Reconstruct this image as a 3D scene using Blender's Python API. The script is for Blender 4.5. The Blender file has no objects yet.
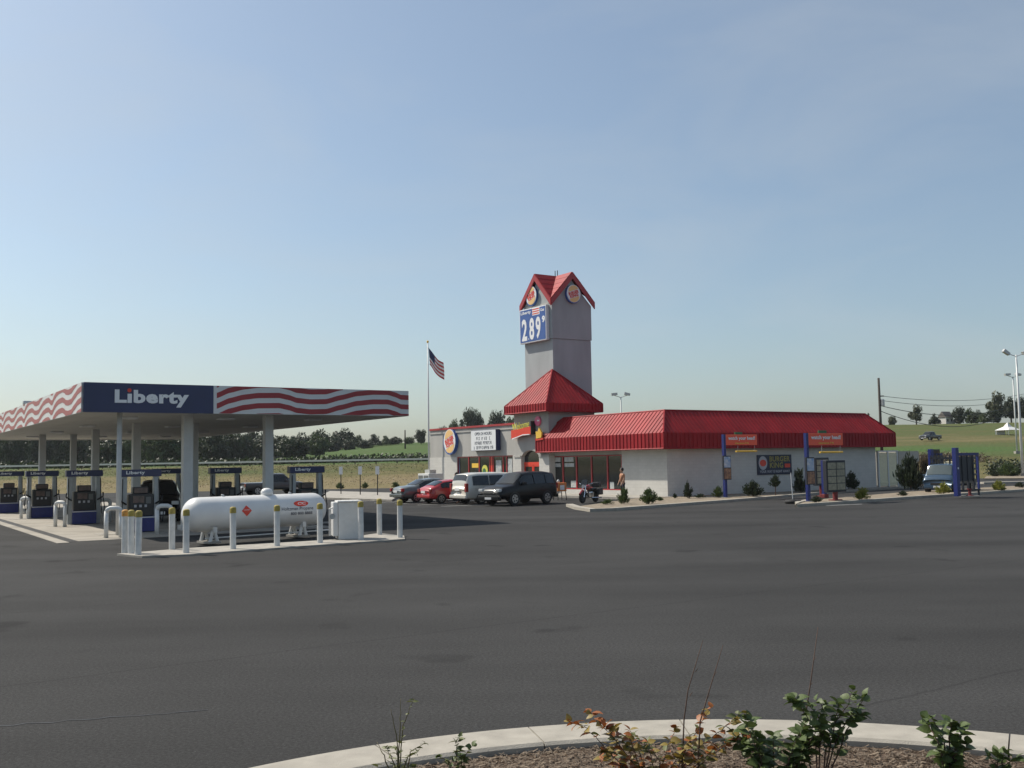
import bpy, bmesh, math, random
import numpy as np
from mathutils import Vector, Matrix
random.seed(7)
R = math.radians
scene = bpy.context.scene
col = scene.collection

# ------------------------------------------------------------------ camera
F, CH, PITCH, ROLL = 1000.0, 2.35, math.atan(78/1000), R(1.0)
_f = Vector((0, math.cos(PITCH), math.sin(PITCH)))
_u0 = Vector((0, -math.sin(PITCH), math.cos(PITCH)))
_r0 = Vector((1, 0, 0))
CR = _r0*math.cos(ROLL) - _u0*math.sin(ROLL)
CU = _u0*math.cos(ROLL) + _r0*math.sin(ROLL)
CP = Vector((0, 0, CH))
cam = bpy.data.cameras.new('camera'); cam.sensor_width = 36; cam.lens = 36*F/1024
cam.clip_start = .1; cam.clip_end = 5000
co = bpy.data.objects.new('camera', cam); col.objects.link(co)
M = Matrix((CR, CU, -_f)).transposed().to_4x4(); M.translation = CP
co.matrix_world = M
scene.camera = co

# ------------------------------------------------------------------ sky and sun
SUN_EL, SUN_AZ = R(48), R(151)            # azimuth measured from +X, counter-clockwise: the sun stands ahead on the left
w = bpy.data.worlds.new('World'); scene.world = w; w.use_nodes = True
nt = w.node_tree; nt.nodes.clear()
wo = nt.nodes.new('ShaderNodeOutputWorld'); bg = nt.nodes.new('ShaderNodeBackground')
sky = nt.nodes.new('ShaderNodeTexSky'); sky.sky_type = 'NISHITA'; sky.sun_disc = False
sky.sun_elevation = SUN_EL; sky.sun_rotation = R(90) - SUN_AZ
sky.air_density = 1.0; sky.dust_density = 2.2; sky.ozone_density = 1.0; sky.altitude = 200
bg.inputs['Strength'].default_value = .113
tc = nt.nodes.new('ShaderNodeTexCoord')
mp = nt.nodes.new('ShaderNodeMapping'); mp.inputs['Scale'].default_value = (1.2, 1.2, 3.6)
nz = nt.nodes.new('ShaderNodeTexNoise'); nz.inputs['Scale'].default_value = 2.2; nz.inputs['Detail'].default_value = 7
nz.inputs['Roughness'].default_value = .55; nz.inputs['Distortion'].default_value = .4
rp = nt.nodes.new('ShaderNodeMapRange'); rp.inputs['From Min'].default_value = .44; rp.inputs['From Max'].default_value = .80
rp.inputs['To Min'].default_value = .16; rp.inputs['To Max'].default_value = .44
mx = nt.nodes.new('ShaderNodeMixRGB'); mx.inputs['Color2'].default_value = (4.7, 5.0, 5.15, 1)
nt.links.new(tc.outputs['Generated'], mp.inputs[0]); nt.links.new(mp.outputs[0], nz.inputs['Vector'])
nt.links.new(nz.outputs['Fac'], rp.inputs['Value']); nt.links.new(rp.outputs[0], mx.inputs['Fac'])
tint = nt.nodes.new('ShaderNodeMixRGB'); tint.blend_type = 'MULTIPLY'; tint.inputs['Fac'].default_value = 1; tint.inputs['Color2'].default_value = (.89, .985, 1.0, 1)
nt.links.new(sky.outputs[0], tint.inputs['Color1']); nt.links.new(tint.outputs[0], mx.inputs['Color1'])
nt.links.new(mx.outputs[0], bg.inputs['Color']); nt.links.new(bg.outputs[0], wo.inputs['Surface'])
sl = bpy.data.lights.new('sun', 'SUN'); sl.energy = 5.0; sl.angle = R(.6); sl.color = (1, .93, .82)
so = bpy.data.objects.new('sun', sl); col.objects.link(so); so.location = (-60, 0, 80)
sdir = Vector((math.cos(SUN_AZ)*math.cos(SUN_EL), math.sin(SUN_AZ)*math.cos(SUN_EL), math.sin(SUN_EL)))
so.rotation_euler = sdir.to_track_quat('Z', 'Y').to_euler()
scene.render.engine = 'CYCLES'
vs = scene.view_settings; vs.view_transform = 'Standard'; vs.look = 'None'; vs.exposure = .12; vs.gamma = 1

# ------------------------------------------------------------------ pixel helpers
def ray(px, py):
    return (_f*F + CR*(px-512) - CU*(py-384)).normalized()
def G(px, py, z=0.0):                       # pixel on a horizontal level
    d = ray(px, py); return CP + d*((z-CH)/d.z)
def PD(px, py, y):                          # pixel at a given distance in depth
    d = ray(px, py); return CP + d*(y/d.y)
def hit(px, py, p, n):
    d = ray(px, py); return CP + d*((p-CP).dot(n)/d.dot(n))

# ------------------------------------------------------------------ materials
MATS = {}
def mat(name, c, rough=.6, metal=0, var=0.0, scale=6, bump=0, bscale=40, c2=None, coat=0, spec=.5, detail=4, stretch=None):
    m = bpy.data.materials.new(name); m.use_nodes = True; MATS[name] = m
    t = m.node_tree; b = t.nodes['Principled BSDF']
    b.inputs['Base Color'].default_value = (*c, 1); b.inputs['Roughness'].default_value = rough
    b.inputs['Metallic'].default_value = metal; b.inputs['Specular IOR Level'].default_value = spec
    if coat: b.inputs['Coat Weight'].default_value = coat; b.inputs['Coat Roughness'].default_value = .06
    tcn = t.nodes.new('ShaderNodeTexCoord'); src = tcn.outputs['Object']
    if stretch:
        mpn = t.nodes.new('ShaderNodeMapping'); mpn.inputs['Scale'].default_value = stretch
        t.links.new(src, mpn.inputs[0]); src = mpn.outputs[0]
    if var or c2:
        n = t.nodes.new('ShaderNodeTexNoise'); n.inputs['Scale'].default_value = scale; n.inputs['Detail'].default_value = detail
        t.links.new(src, n.inputs['Vector'])
        rr = t.nodes.new('ShaderNodeMapRange'); rr.inputs['From Min'].default_value = .3; rr.inputs['From Max'].default_value = .7
        t.links.new(n.outputs['Fac'], rr.inputs['Value'])
        mxn = t.nodes.new('ShaderNodeMixRGB')
        ca = c if c2 else tuple(max(0, v*(1-var)) for v in c); cb = c2 if c2 else tuple(min(1, v*(1+var)) for v in c)
        mxn.inputs['Color1'].default_value = (*ca, 1); mxn.inputs['Color2'].default_value = (*cb, 1)
        t.links.new(rr.outputs[0], mxn.inputs['Fac']); t.links.new(mxn.outputs[0], b.inputs['Base Color'])
    if bump:
        n2 = t.nodes.new('ShaderNodeTexNoise'); n2.inputs['Scale'].default_value = bscale; n2.inputs['Detail'].default_value = 5
        t.links.new(src, n2.inputs['Vector'])
        bp = t.nodes.new('ShaderNodeBump'); bp.inputs['Strength'].default_value = bump; bp.inputs['Distance'].default_value = .02
        t.links.new(n2.outputs['Fac'], bp.inputs['Height']); t.links.new(bp.outputs[0], b.inputs['Normal'])
    return m

def leaf_mat(name, c, c2, rough=.55, scale=3.0, trans=.25):
    m = mat(name, c, rough, c2=c2, scale=scale)
    t = m.node_tree; b = t.nodes['Principled BSDF']; out = t.nodes['Material Output']
    tr = t.nodes.new('ShaderNodeBsdfTranslucent'); ms = t.nodes.new('ShaderNodeMixShader'); ms.inputs[0].default_value = trans
    src = b.inputs['Base Color'].links[0].from_socket
    t.links.new(src, tr.inputs['Color'])
    t.links.new(b.outputs[0], ms.inputs[1]); t.links.new(tr.outputs[0], ms.inputs[2]); t.links.new(ms.outputs[0], out.inputs['Surface'])
    return m

def asphalt_mat():
    m = bpy.data.materials.new('asphalt'); m.use_nodes = True; t = m.node_tree; b = t.nodes['Principled BSDF']
    N = lambda k: t.nodes.new(k); L = t.links.new
    tcn = N('ShaderNodeTexCoord')
    def noise(s, d=4, vec=None, rough=.5):
        n = N('ShaderNodeTexNoise'); n.inputs['Scale'].default_value = s; n.inputs['Detail'].default_value = d; n.inputs['Roughness'].default_value = rough
        L(vec or tcn.outputs['Object'], n.inputs['Vector']); return n.outputs['Fac']
    def rng(v, a, b_, c, d):
        r = N('ShaderNodeMapRange'); r.inputs['From Min'].default_value = a; r.inputs['From Max'].default_value = b_
        r.inputs['To Min'].default_value = c; r.inputs['To Max'].default_value = d; L(v, r.inputs['Value']); return r.outputs[0]
    def mul(a, b_):
        x = N('ShaderNodeMath'); x.operation = 'MULTIPLY'; L(a, x.inputs[0]); L(b_, x.inputs[1]); return x.outputs[0]
    def add(a, b_):
        x = N('ShaderNodeMath'); x.operation = 'ADD'; L(a, x.inputs[0]); L(b_, x.inputs[1]); return x.outputs[0]
    grain = rng(noise(30, 4, rough=.8), .3, .72, .5, 1.55)
    fine = rng(noise(170, 2), .35, .75, .8, 1.3)
    v = N('ShaderNodeTexVoronoi'); v.inputs['Scale'].default_value = 28; L(tcn.outputs['Object'], v.inputs['Vector'])
    speck = rng(v.outputs['Distance'], .0, .16, 2.8, 1.0)
    mp1 = N('ShaderNodeMapping'); mp1.inputs['Scale'].default_value = (.06, .35, 1); mp1.inputs['Rotation'].default_value = (0, 0, R(-22)); L(tcn.outputs['Object'], mp1.inputs[0])
    lanes = rng(noise(1.0, 5, mp1.outputs[0]), .3, .7, .76, 1.2)
    big = rng(noise(.11, 6, rough=.6), .3, .7, .82, 1.2)
    # paving seams along the laying direction
    mp2 = N('ShaderNodeMapping'); mp2.inputs['Rotation'].default_value = (0, 0, R(-33.7)); L(tcn.outputs['Object'], mp2.inputs[0])
    sx = N('ShaderNodeSeparateXYZ'); L(mp2.outputs[0], sx.inputs[0])
    wob = rng(noise(.8, 4), 0, 1, -.12, .12)
    yy = add(sx.outputs['Y'], wob)
    md = N('ShaderNodeMath'); md.operation = 'PINGPONG'; md.inputs[1].default_value = 3.1; L(yy, md.inputs[0])
    seam = rng(md.outputs[0], .0, .035, .72, 1.0)
    # oil spots
    spots = rng(noise(.55, 3), .64, .72, 1.0, .62)
    k = mul(mul(mul(grain, fine), mul(lanes, big)), mul(mul(speck, seam), spots))
    c = N('ShaderNodeMixRGB'); c.blend_type = 'MULTIPLY'; c.inputs['Fac'].default_value = 1
    c.inputs['Color1'].default_value = (.0395, .0392, .0388, 1); L(k, c.inputs['Color2']); L(c.outputs[0], b.inputs['Base Color'])
    b.inputs['Roughness'].default_value = .9; b.inputs['Specular IOR Level'].default_value = .113
    bp = N('ShaderNodeBump'); bp.inputs['Strength'].default_value = .5; bp.inputs['Distance'].default_value = .008
    L(noise(80, 4, rough=.7), bp.inputs['Height']); L(bp.outputs[0], b.inputs['Normal'])
    MATS['asphalt'] = m; return m
asphalt_mat()

def block_mat(name, c, bw=.4, bh=.2, mortar=.010, dark=.88):
    m = bpy.data.materials.new(name); m.use_nodes = True; t = m.node_tree; b = t.nodes['Principled BSDF']
    tcn = t.nodes.new('ShaderNodeTexCoord'); sp = t.nodes.new('ShaderNodeSeparateXYZ'); t.links.new(tcn.outputs['Object'], sp.inputs[0])
    ad = t.nodes.new('ShaderNodeMath'); ad.operation = 'ADD'; t.links.new(sp.outputs['X'], ad.inputs[0]); t.links.new(sp.outputs['Y'], ad.inputs[1])
    cb = t.nodes.new('ShaderNodeCombineXYZ'); t.links.new(ad.outputs[0], cb.inputs['X']); t.links.new(sp.outputs['Z'], cb.inputs['Y'])
    br = t.nodes.new('ShaderNodeTexBrick'); br.inputs['Scale'].default_value = 1; br.inputs['Brick Width'].default_value = bw
    br.inputs['Row Height'].default_value = bh; br.inputs['Mortar Size'].default_value = mortar
    br.inputs['Color1'].default_value = (*c, 1); br.inputs['Color2'].default_value = (*[v*.94 for v in c], 1)
    br.inputs['Mortar'].default_value = (*[v*dark for v in c], 1); t.links.new(cb.outputs[0], br.inputs['Vector'])
    n = t.nodes.new('ShaderNodeTexNoise'); n.inputs['Scale'].default_value = .7; n.inputs['Detail'].default_value = 5
    t.links.new(tcn.outputs['Object'], n.inputs['Vector'])
    rr = t.nodes.new('ShaderNodeMapRange'); rr.inputs['To Min'].default_value = .84; rr.inputs['To Max'].default_value = 1.1; t.links.new(n.outputs['Fac'], rr.inputs[0])
    ml = t.nodes.new('ShaderNodeMixRGB'); ml.blend_type = 'MULTIPLY'; ml.inputs['Fac'].default_value = 1
    t.links.new(br.outputs['Color'], ml.inputs['Color1']); t.links.new(rr.outputs[0], ml.inputs['Color2']); t.links.new(ml.outputs[0], b.inputs['Base Color'])
    bp = t.nodes.new('ShaderNodeBump'); bp.inputs['Strength'].default_value = .35; bp.inputs['Distance'].default_value = .006; bp.invert = True
    t.links.new(br.outputs['Fac'], bp.inputs['Height']); t.links.new(bp.outputs[0], b.inputs['Normal'])
    b.inputs['Roughness'].default_value = .75; MATS[name] = m; return m

def terrain_mat():
    m = bpy.data.materials.new('meadow'); m.use_nodes = True; t = m.node_tree; b = t.nodes['Principled BSDF']
    N = t.nodes.new; L = t.links.new
    at = N('ShaderNodeAttribute'); at.attribute_name = 'cover'
    tcn = N('ShaderNodeTexCoord')
    n = N('ShaderNodeTexNoise'); n.inputs['Scale'].default_value = .12; n.inputs['Detail'].default_value = 8; n.inputs['Roughness'].default_value = .65
    mpn = N('ShaderNodeMapping'); mpn.inputs['Scale'].default_value = (.5, 1.3, 2); L(tcn.outputs['Object'], mpn.inputs[0]); L(mpn.outputs[0], n.inputs['Vector'])
    n2 = N('ShaderNodeTexNoise'); n2.inputs['Scale'].default_value = 1.6; n2.inputs['Detail'].default_value = 6; L(tcn.outputs['Object'], n2.inputs['Vector'])
    a = N('ShaderNodeMath'); a.operation = 'ADD'; L(at.outputs['Fac'], a.inputs[0])
    s = N('ShaderNodeMapRange'); s.inputs['To Min'].default_value = -.55; s.inputs['To Max'].default_value = .5; L(n.outputs['Fac'], s.inputs[0]); L(s.outputs[0], a.inputs[1])
    a2 = N('ShaderNodeMath'); a2.operation = 'ADD'; L(a.outputs[0], a2.inputs[0])
    s2 = N('ShaderNodeMapRange'); s2.inputs['To Min'].default_value = -.2; s2.inputs['To Max'].default_value = .2; L(n2.outputs['Fac'], s2.inputs[0]); L(s2.outputs[0], a2.inputs[1])
    r = N('ShaderNodeValToRGB'); e = r.color_ramp.elements
    e[0].position = 0; e[0].color = (.20, .158, .092, 1); e[1].position = 1; e[1].color = (.066, .112, .034, 1)
    for p, c in ((.3, (.165, .138, .068, 1)), (.5, (.105, .102, .042, 1)), (.7, (.082, .10, .036, 1))):
        q = r.color_ramp.elements.new(p); q.color = c
    L(a2.outputs[0], r.inputs[0]); L(r.outputs[0], b.inputs['Base Color']); b.inputs['Roughness'].default_value = .95; b.inputs['Specular IOR Level'].default_value = .1
    bp = N('ShaderNodeBump'); bp.inputs['Strength'].default_value = .8; bp.inputs['Distance'].default_value = .3; L(n2.outputs['Fac'], bp.inputs['Height']); L(bp.outputs[0], b.inputs['Normal'])
    MATS['meadow'] = m; return m
terrain_mat()

mat('concrete', (.31, .29, .255), .85, var=.2, scale=2.5, bump=.25, bscale=60)
mat('kerb_concrete', (.33, .305, .26), .85, var=.14, scale=5, bump=.3, bscale=90)
mat('pad_concrete', (.29, .265, .225), .85, var=.18, scale=.8, bump=.2, bscale=30)
mat('gravel', (.22, .18, .13), .95, var=.35, scale=5, bump=.9, bscale=20)
mat('mulch_soil', (.10, .068, .045), .95, var=.4, scale=25, bump=1.0, bscale=60)
mat('bark', (.105, .074, .05), .9, c2=(.29, .225, .16), scale=30)
mat('white_paint', (.64, .64, .62), .5, var=.12, scale=5, detail=8)
mat('worn_paint', (.16, .16, .155), .85, c2=(.05, .05, .05), scale=4)
mat('line_paint', (.55, .55, .52), .8, var=.25, scale=5)
mat('cap_yellow', (.36, .28, .06), .6, var=.2, scale=14)
mat('cap_orange', (.60, .30, .07), .6, var=.2, scale=14)
mat('tank_white', (.68, .68, .67), .4, var=.07, scale=1.5, coat=.15, detail=8)
mat('cabinet_white', (.66, .66, .64), .5, var=.05)
mat('soffit', (.57, .565, .52), .55, var=.06, scale=.6)
mat('column', (.56, .565, .55), .5, var=.07, scale=2)
mat('navy', (.022, .030, .095), .35, var=.1, scale=1.5)
mat('navy_dark', (.014, .018, .045), .4)
mat('sign_blue', (.04, .10, .32), .4, var=.1)
mat('post_blue', (.012, .022, .14), .4, var=.1)
mat('stripe_red', (.31, .026, .03), .4, var=.08, scale=2)
mat('stripe_white', (.64, .64, .63), .4, var=.04, scale=2)
mat('letter_white', (.8, .8, .8), .4)
mat('sign_white', (.74, .75, .76), .4, var=.03)
mat('text_dark', (.03, .035, .06), .5)
mat('dull_gold', (.30, .25, .07), .6)
mat('dull_white', (.42, .42, .44), .6)
mat('sign_red', (.68, .05, .022), .4, var=.06)
mat('banner_red', (.88, .10, .04), .4)
mat('sign_orange', (.75, .27, .03), .4)
mat('sign_yellow', (.8, .50, .06), .4)
mat('bun', (.80, .50, .20), .4)
mat('sign_pink', (.75, .12, .25), .4)
mat('sign_green', (.03, .14, .05), .5)
mat('lime', (.62, .60, .10), .5)
mat('roof_red', (.28, .008, .013), .6, var=.2, scale=.9, stretch=(1, 1, .35), spec=.3)
mat('post_red', (.17, .02, .02), .6, var=.2)
mat('trim_red', (.36, .025, .03), .4, var=.08)
mat('stucco', (.39, .38, .355), .85, var=.09, scale=1.1, bump=.25, bscale=50, stretch=(1, 1, .3), detail=7)
mat('tower_stucco', (.345, .365, .37), .85, var=.09, scale=1.1, bump=.25, bscale=50, stretch=(1, 1, .3), detail=7)
mat('stucco_grey', (.34, .355, .37), .85, var=.06, scale=.8, bump=.25, bscale=50)
block_mat('block_white', (.57, .555, .515))
block_mat('block_grey', (.45, .42, .36))
mat('flat_roof', (.2, .2, .2), .9)
mat('cream', (.74, .68, .47), .6, var=.06)
mat('glass_dark', (.015, .02, .022), .06, spec=.8)
mat('glass_car', (.012, .015, .018), .05, spec=.6)
mat('glass_pale', (.08, .10, .10), .1, spec=.8)
mat('poster_tan', (.45, .24, .12), .5, c2=(.12, .06, .05), scale=7)
mat('poster_pale', (.55, .56, .52), .5, c2=(.3, .33, .36), scale=6)
mat('poster_blue', (.15, .28, .5), .5, c2=(.6, .6, .62), scale=5)
mat('menu_grey', (.20, .19, .14), .4, c2=(.34, .31, .22), scale=6)
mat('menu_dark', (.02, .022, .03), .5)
mat('pump_black', (.018, .018, .02), .4, var=.3)
mat('pump_panel', (.05, .04, .035), .4, c2=(.16, .10, .08), scale=6)
mat('pump_grey', (.36, .38, .38), .45, var=.08)
mat('hose', (.01, .01, .01), .5)
mat('pump_blue', (.02, .03, .16), .4, var=.12)
mat('bin_grey', (.13, .135, .13), .6)
mat('steel', (.45, .46, .47), .35, metal=.8, var=.1)
mat('galvanised', (.50, .50, .49), .45, metal=.5, var=.1)
mat('pole_white', (.62, .63, .62), .45, var=.05)
mat('wood_pole', (.055, .045, .038), .9, var=.3, scale=3, stretch=(3, 3, .3))
mat('wire', (.02, .02, .02), .6)
mat('tyre', (.015, .015, .016), .8, var=.2)
mat('rim', (.42, .43, .44), .3, metal=.8)
mat('chrome', (.75, .76, .78), .12, metal=1)
mat('plastic_black', (.02, .02, .022), .5)
mat('paint_grey', (.11, .12, .115), .35, metal=.4, coat=.8)
mat('paint_red', (.40, .014, .018), .35, coat=.8)
mat('paint_silver', (.60, .58, .52), .35, metal=.15, coat=.6)
mat('paint_black', (.005, .005, .006), .35, coat=.2, spec=.25)
mat('paint_blue', (.035, .07, .115), .35, metal=.3, coat=.6)
mat('paint_darkgrey', (.05, .052, .055), .4, coat=.6)
mat('lamp_red', (.28, .02, .02), .2, coat=.5)
mat('lamp_clear', (.6, .62, .62), .1, coat=.6)
mat('skin', (.42, .24, .16), .55)
mat('hair', (.018, .012, .01), .6)
mat('cloth_tan', (.42, .20, .11), .8, var=.15, scale=12)
mat('cloth_red', (.28, .03, .035), .8, var=.2, scale=12)
mat('cloth_dark', (.03, .03, .04), .85, var=.2, scale=12)
mat('cloth_navy', (.02, .025, .05), .8)
mat('orange_plastic', (.62, .20, .05), .5, var=.15)
mat('trunk', (.10, .075, .055), .9, var=.3, scale=5)
mat('twig', (.085, .05, .035), .8, var=.3, scale=20)
mat('twig_green', (.10, .085, .035), .7, var=.3, scale=20)
leaf_mat('leaf_green', (.045, .075, .018), (.115, .155, .045), scale=9)
leaf_mat('leaf_red', (.26, .05, .018), (.34, .15, .03), scale=6)
leaf_mat('leaf_gold', (.30, .17, .03), (.20, .19, .045), scale=6)
leaf_mat('leaf_pale', (.15, .15, .05), (.09, .12, .035), scale=8)
leaf_mat('tree_dark', (.015, .026, .009), (.038, .055, .017), scale=.5)
leaf_mat('tree_mid', (.034, .060, .016), (.075, .105, .030), scale=.5)
leaf_mat('tree_olive', (.050, .060, .024), (.095, .10, .045), scale=.5)
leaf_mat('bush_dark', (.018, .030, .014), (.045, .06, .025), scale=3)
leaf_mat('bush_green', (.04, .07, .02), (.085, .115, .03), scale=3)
leaf_mat('bush_lime', (.15, .17, .02), (.28, .27, .05), scale=3)
leaf_mat('weed', (.05,.055,.022), (.09,.085,.035), scale=.6)
leaf_mat('straw', (.14,.115,.065), (.19,.155,.09), scale=.6)
leaf_mat('bush_brown', (.07, .05, .03), (.14, .10, .055), scale=3)
mat('flag_red', (.46, .05, .05), .8); mat('flag_white', (.8, .78, .75), .8); mat('flag_blue', (.03, .04, .10), .8)
mat('rail_pale', (.78,.75,.68), .6)
mat('tent', (.75, .74, .72), .7)
mat('house_white', (.6, .58, .54), .7); mat('house_roof', (.14, .12, .11), .8)

# ------------------------------------------------------------------ mesh helpers
class MB:
    def __init__(s): s.v = []; s.f = []
    def add(s, vs, fs):
        b = len(s.v); s.v += [tuple(v) for v in vs]; s.f += [tuple(i+b for i in f) for f in fs]; return s
    def box(s, x0, x1, y0, y1, z0, z1):
        return s.add([(x0,y0,z0),(x1,y0,z0),(x1,y1,z0),(x0,y1,z0),(x0,y0,z1),(x1,y0,z1),(x1,y1,z1),(x0,y1,z1)],
                     [(0,3,2,1),(4,5,6,7),(0,1,5,4),(1,2,6,5),(2,3,7,6),(3,0,4,7)])
    def prism(s, poly, z0, z1):
        n = len(poly)
        a = sum(poly[i][0]*poly[(i+1)%n][1]-poly[(i+1)%n][0]*poly[i][1] for i in range(n))
        if a < 0: poly = poly[::-1]
        return s.add([(p[0],p[1],z0) for p in poly]+[(p[0],p[1],z1) for p in poly],
                     [tuple(range(n-1,-1,-1)), tuple(range(n,2*n))]+[(i,(i+1)%n,n+(i+1)%n,n+i) for i in range(n)])
    def tube(s, pts, rad, n=8, cap=True):
        pts = [Vector(p) for p in pts]
        if not hasattr(rad, '__len__'): rad = [rad]*len(pts)
        vs = []; fs = []
        t0 = (pts[1]-pts[0]).normalized()
        a = Vector((0,0,1)) if abs(t0.z) < .9 else Vector((1,0,0))
        nrm = t0.cross(a).normalized()
        for i, p in enumerate(pts):
            if i == 0: t = t0
            elif i == len(pts)-1: t = (pts[i]-pts[i-1]).normalized()
            else: t = (pts[i+1]-pts[i-1]).normalized()
            nrm = (nrm - t*nrm.dot(t)).normalized(); bn = t.cross(nrm)
            for k in range(n):
                an = 2*math.pi*k/n
                vs.append(p + (nrm*math.cos(an)+bn*math.sin(an))*rad[i])
        for i in range(len(pts)-1):
            for k in range(n):
                fs.append((i*n+k, i*n+(k+1)%n, (i+1)*n+(k+1)%n, (i+1)*n+k))
        if cap: fs += [tuple(range(n-1,-1,-1)), tuple(range((len(pts)-1)*n, len(pts)*n))]
        return s.add(vs, fs)
    def lathe(s, prof, n=24, axis='z', c=(0,0,0)):     # prof: (radius, height)
        vs = []; fs = []
        for r, h in prof:
            for k in range(n):
                an = 2*math.pi*k/n; x, y, z = r*math.cos(an), r*math.sin(an), h
                if axis == 'x': x, y, z = h, x, y
                if axis == 'y': x, y, z = y, h, x
                vs.append((c[0]+x, c[1]+y, c[2]+z))
        m = len(prof)
        for i in range(m-1):
            for k in range(n): fs.append((i*n+k, i*n+(k+1)%n, (i+1)*n+(k+1)%n, (i+1)*n+k))
        fs += [tuple(range(n-1,-1,-1)), tuple(range((m-1)*n, m*n))]
        return s.add(vs, fs)
    def quad(s, a, b, c, d): return s.add([a,b,c,d], [(0,1,2,3)])
    def slab(s, quad, th):                              # a quad given thickness along its normal
        q = [Vector(p) for p in quad]; n = (q[1]-q[0]).cross(q[-1]-q[0]).normalized()*th
        k = len(q)
        return s.add([p+n for p in q]+list(q), [tuple(range(k)), tuple(range(2*k-1,k-1,-1))]+[(k+i,k+(i+1)%k,(i+1)%k,i) for i in range(k)])
    def build(s, name, m, parent=None, smooth=False, bevel=0):
        me = bpy.data.meshes.new(name); me.from_pydata(s.v, [], s.f); me.materials.append(MATS[m] if isinstance(m, str) else m)
        if bevel:
            bm = bmesh.new(); bm.from_mesh(me)
            bmesh.ops.bevel(bm, geom=[e for e in bm.edges], offset=bevel, segments=2, affect='EDGES', profile=.6)
            bm.to_mesh(me); bm.free()
        if smooth: me.polygons.foreach_set('use_smooth', [True]*len(me.polygons))
        me.update()
        o = bpy.data.objects.new(name, me); col.objects.link(o)
        if parent: o.parent = parent
        return o
def tag(o, label=None, cat=None, group=None, kind=None):
    if label: o['label'] = label
    if cat: o['category'] = cat
    if group: o['group'] = group
    if kind: o['kind'] = kind
    return o
def thing(name, label, cat, loc=(0,0,0), rz=0, group=None):
    o = bpy.data.objects.new(name, None); col.objects.link(o); o.location = loc; o.rotation_euler = (0,0,rz); o.empty_display_size = .2
    return tag(o, label, cat, group)
def link_copy(o, parent=None):
    c = o.copy(); col.objects.link(c); c.parent = parent
    for k in [x for x in o.children]: link_copy(k, c)
    return c
def bx(name, m, parent, *a, bevel=0): return MB().box(*a).build(name, m, parent, bevel=bevel)
def text(name, body, m, parent, mtx, width=None, height=None, bold=.0, depth=.01, shear=0):
    cu = bpy.data.curves.new('t', 'FONT'); cu.body = body; cu.size = 1; cu.align_x = 'CENTER'; cu.align_y = 'CENTER'
    cu.offset = bold; cu.extrude = depth; cu.resolution_u = 3; cu.shear = shear; cu.space_character = 1+bold*2
    ob = bpy.data.objects.new('t', cu); col.objects.link(ob)
    me = bpy.data.meshes.new_from_object(ob); bpy.data.objects.remove(ob)
    co_ = np.zeros(len(me.vertices)*3); me.vertices.foreach_get('co', co_); co_ = co_.reshape(-1, 3)
    mn, mxx = co_.min(0), co_.max(0); c = (mn+mxx)/2; co_[:, :2] -= c[:2]
    sx = width/(mxx[0]-mn[0]) if width else None; sy = height/(mxx[1]-mn[1]) if height else None
    if sx is None: sx = sy
    if sy is None: sy = sx
    co_[:, 0] *= sx; co_[:, 1] *= sy
    v4 = np.c_[co_, np.ones(len(co_))] @ np.array(mtx).T
    me.vertices.foreach_set('co', v4[:, :3].ravel().copy()); me.materials.clear(); me.materials.append(MATS[m]); me.update()
    o = bpy.data.objects.new(name, me); col.objects.link(o); o.parent = parent
    return o
def plane_m(origin, right, normal):
    r = Vector(right).normalized(); n = Vector(normal).normalized(); u = n.cross(r)
    m = Matrix((r, u, n)).transposed().to_4x4(); m.translation = Vector(origin); return m

# local frames: D1 runs along the long fronts, D2 runs back to the left
D1 = Vector((.832, .555, 0)).normalized(); D2 = Vector((-D1.y, D1.x, 0)); ANG = math.atan2(D1.y, D1.x)
W0 = Vector((9.29, 60.7, 0))                           # near corner of the store
A0 = Vector((-14.7, 34.2, 0))                          # near left corner of the fuel canopy
def LW(s, t, z=0, o=W0): return o + D1*s + D2*t + Vector((0,0,z))
def toL(p, o=W0): d = p-o; return d.dot(D1), d.dot(D2), d.z
def Lf(px, py, off=0): return toL(hit(px, py, LW(off, 0), D1))[1:]                       # on the lit front: t, z
def Rf(px, py, off=0): q = toL(hit(px, py, LW(0, off), D2)); return q[0], q[2]             # on the shaded side: s, z

# ================================================================== SETTING
def sstep(a, b, x): t = min(1, max(0, (x-a)/(b-a))); return t*t*(3-2*t)
PL = [(0,-.06),(101,-.06),(108,.35),(120,1.4),(131,2.4),(150,2.45),(164,2.7),(180,3.2),(260,3.6),(330,4.2),(420,5.5),(700,8),(1500,12)]
PM = [(0,-.06),(101,-.06),(108,.35),(120,1.4),(131,2.4),(150,2.45),(164,3.1),(180,4.0),(260,6.8),(330,9.3),(420,10.2),(700,12),(1500,14)]
PR = [(0,-.06),(98,-.06),(106,.3),(118,1.2),(130,2.2),(150,3.7),(165,4.8),(180,5.7),(205,7.8),(225,9.2),(250,9.8),(420,9.5),(700,9),(1500,10)]
def prof(P, d):
    if d <= P[0][0]: return P[0][1]
    for (a, za), (b, zb) in zip(P, P[1:]):
        if d <= b: return za+(zb-za)*sstep(0, 1, (d-a)/(b-a))*.5+(zb-za)*(d-a)/(b-a)*.5
    return P[-1][1]
def TZ(x, y):
    u = x/max(y, 40)
    a = sstep(-.3, -.1, u); b = sstep(.1, .33, u)
    z = prof(PL, y)*(1-a)+prof(PM, y)*a
    return z*(1-b)+prof(PR, y)*b
def cover(x, y):                                       # 0 dry tan grass ... 1 lush green
    u = x/max(y, 40); b = sstep(.1, .33, u)
    l = .22+.36*sstep(110, 124, y) if y < 150 else .95
    r = .45+.45*sstep(118, 136, y)-.48*sstep(142, 164, y)+.26*sstep(168, 192, y)
    return l*(1-b)+r*b
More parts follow.
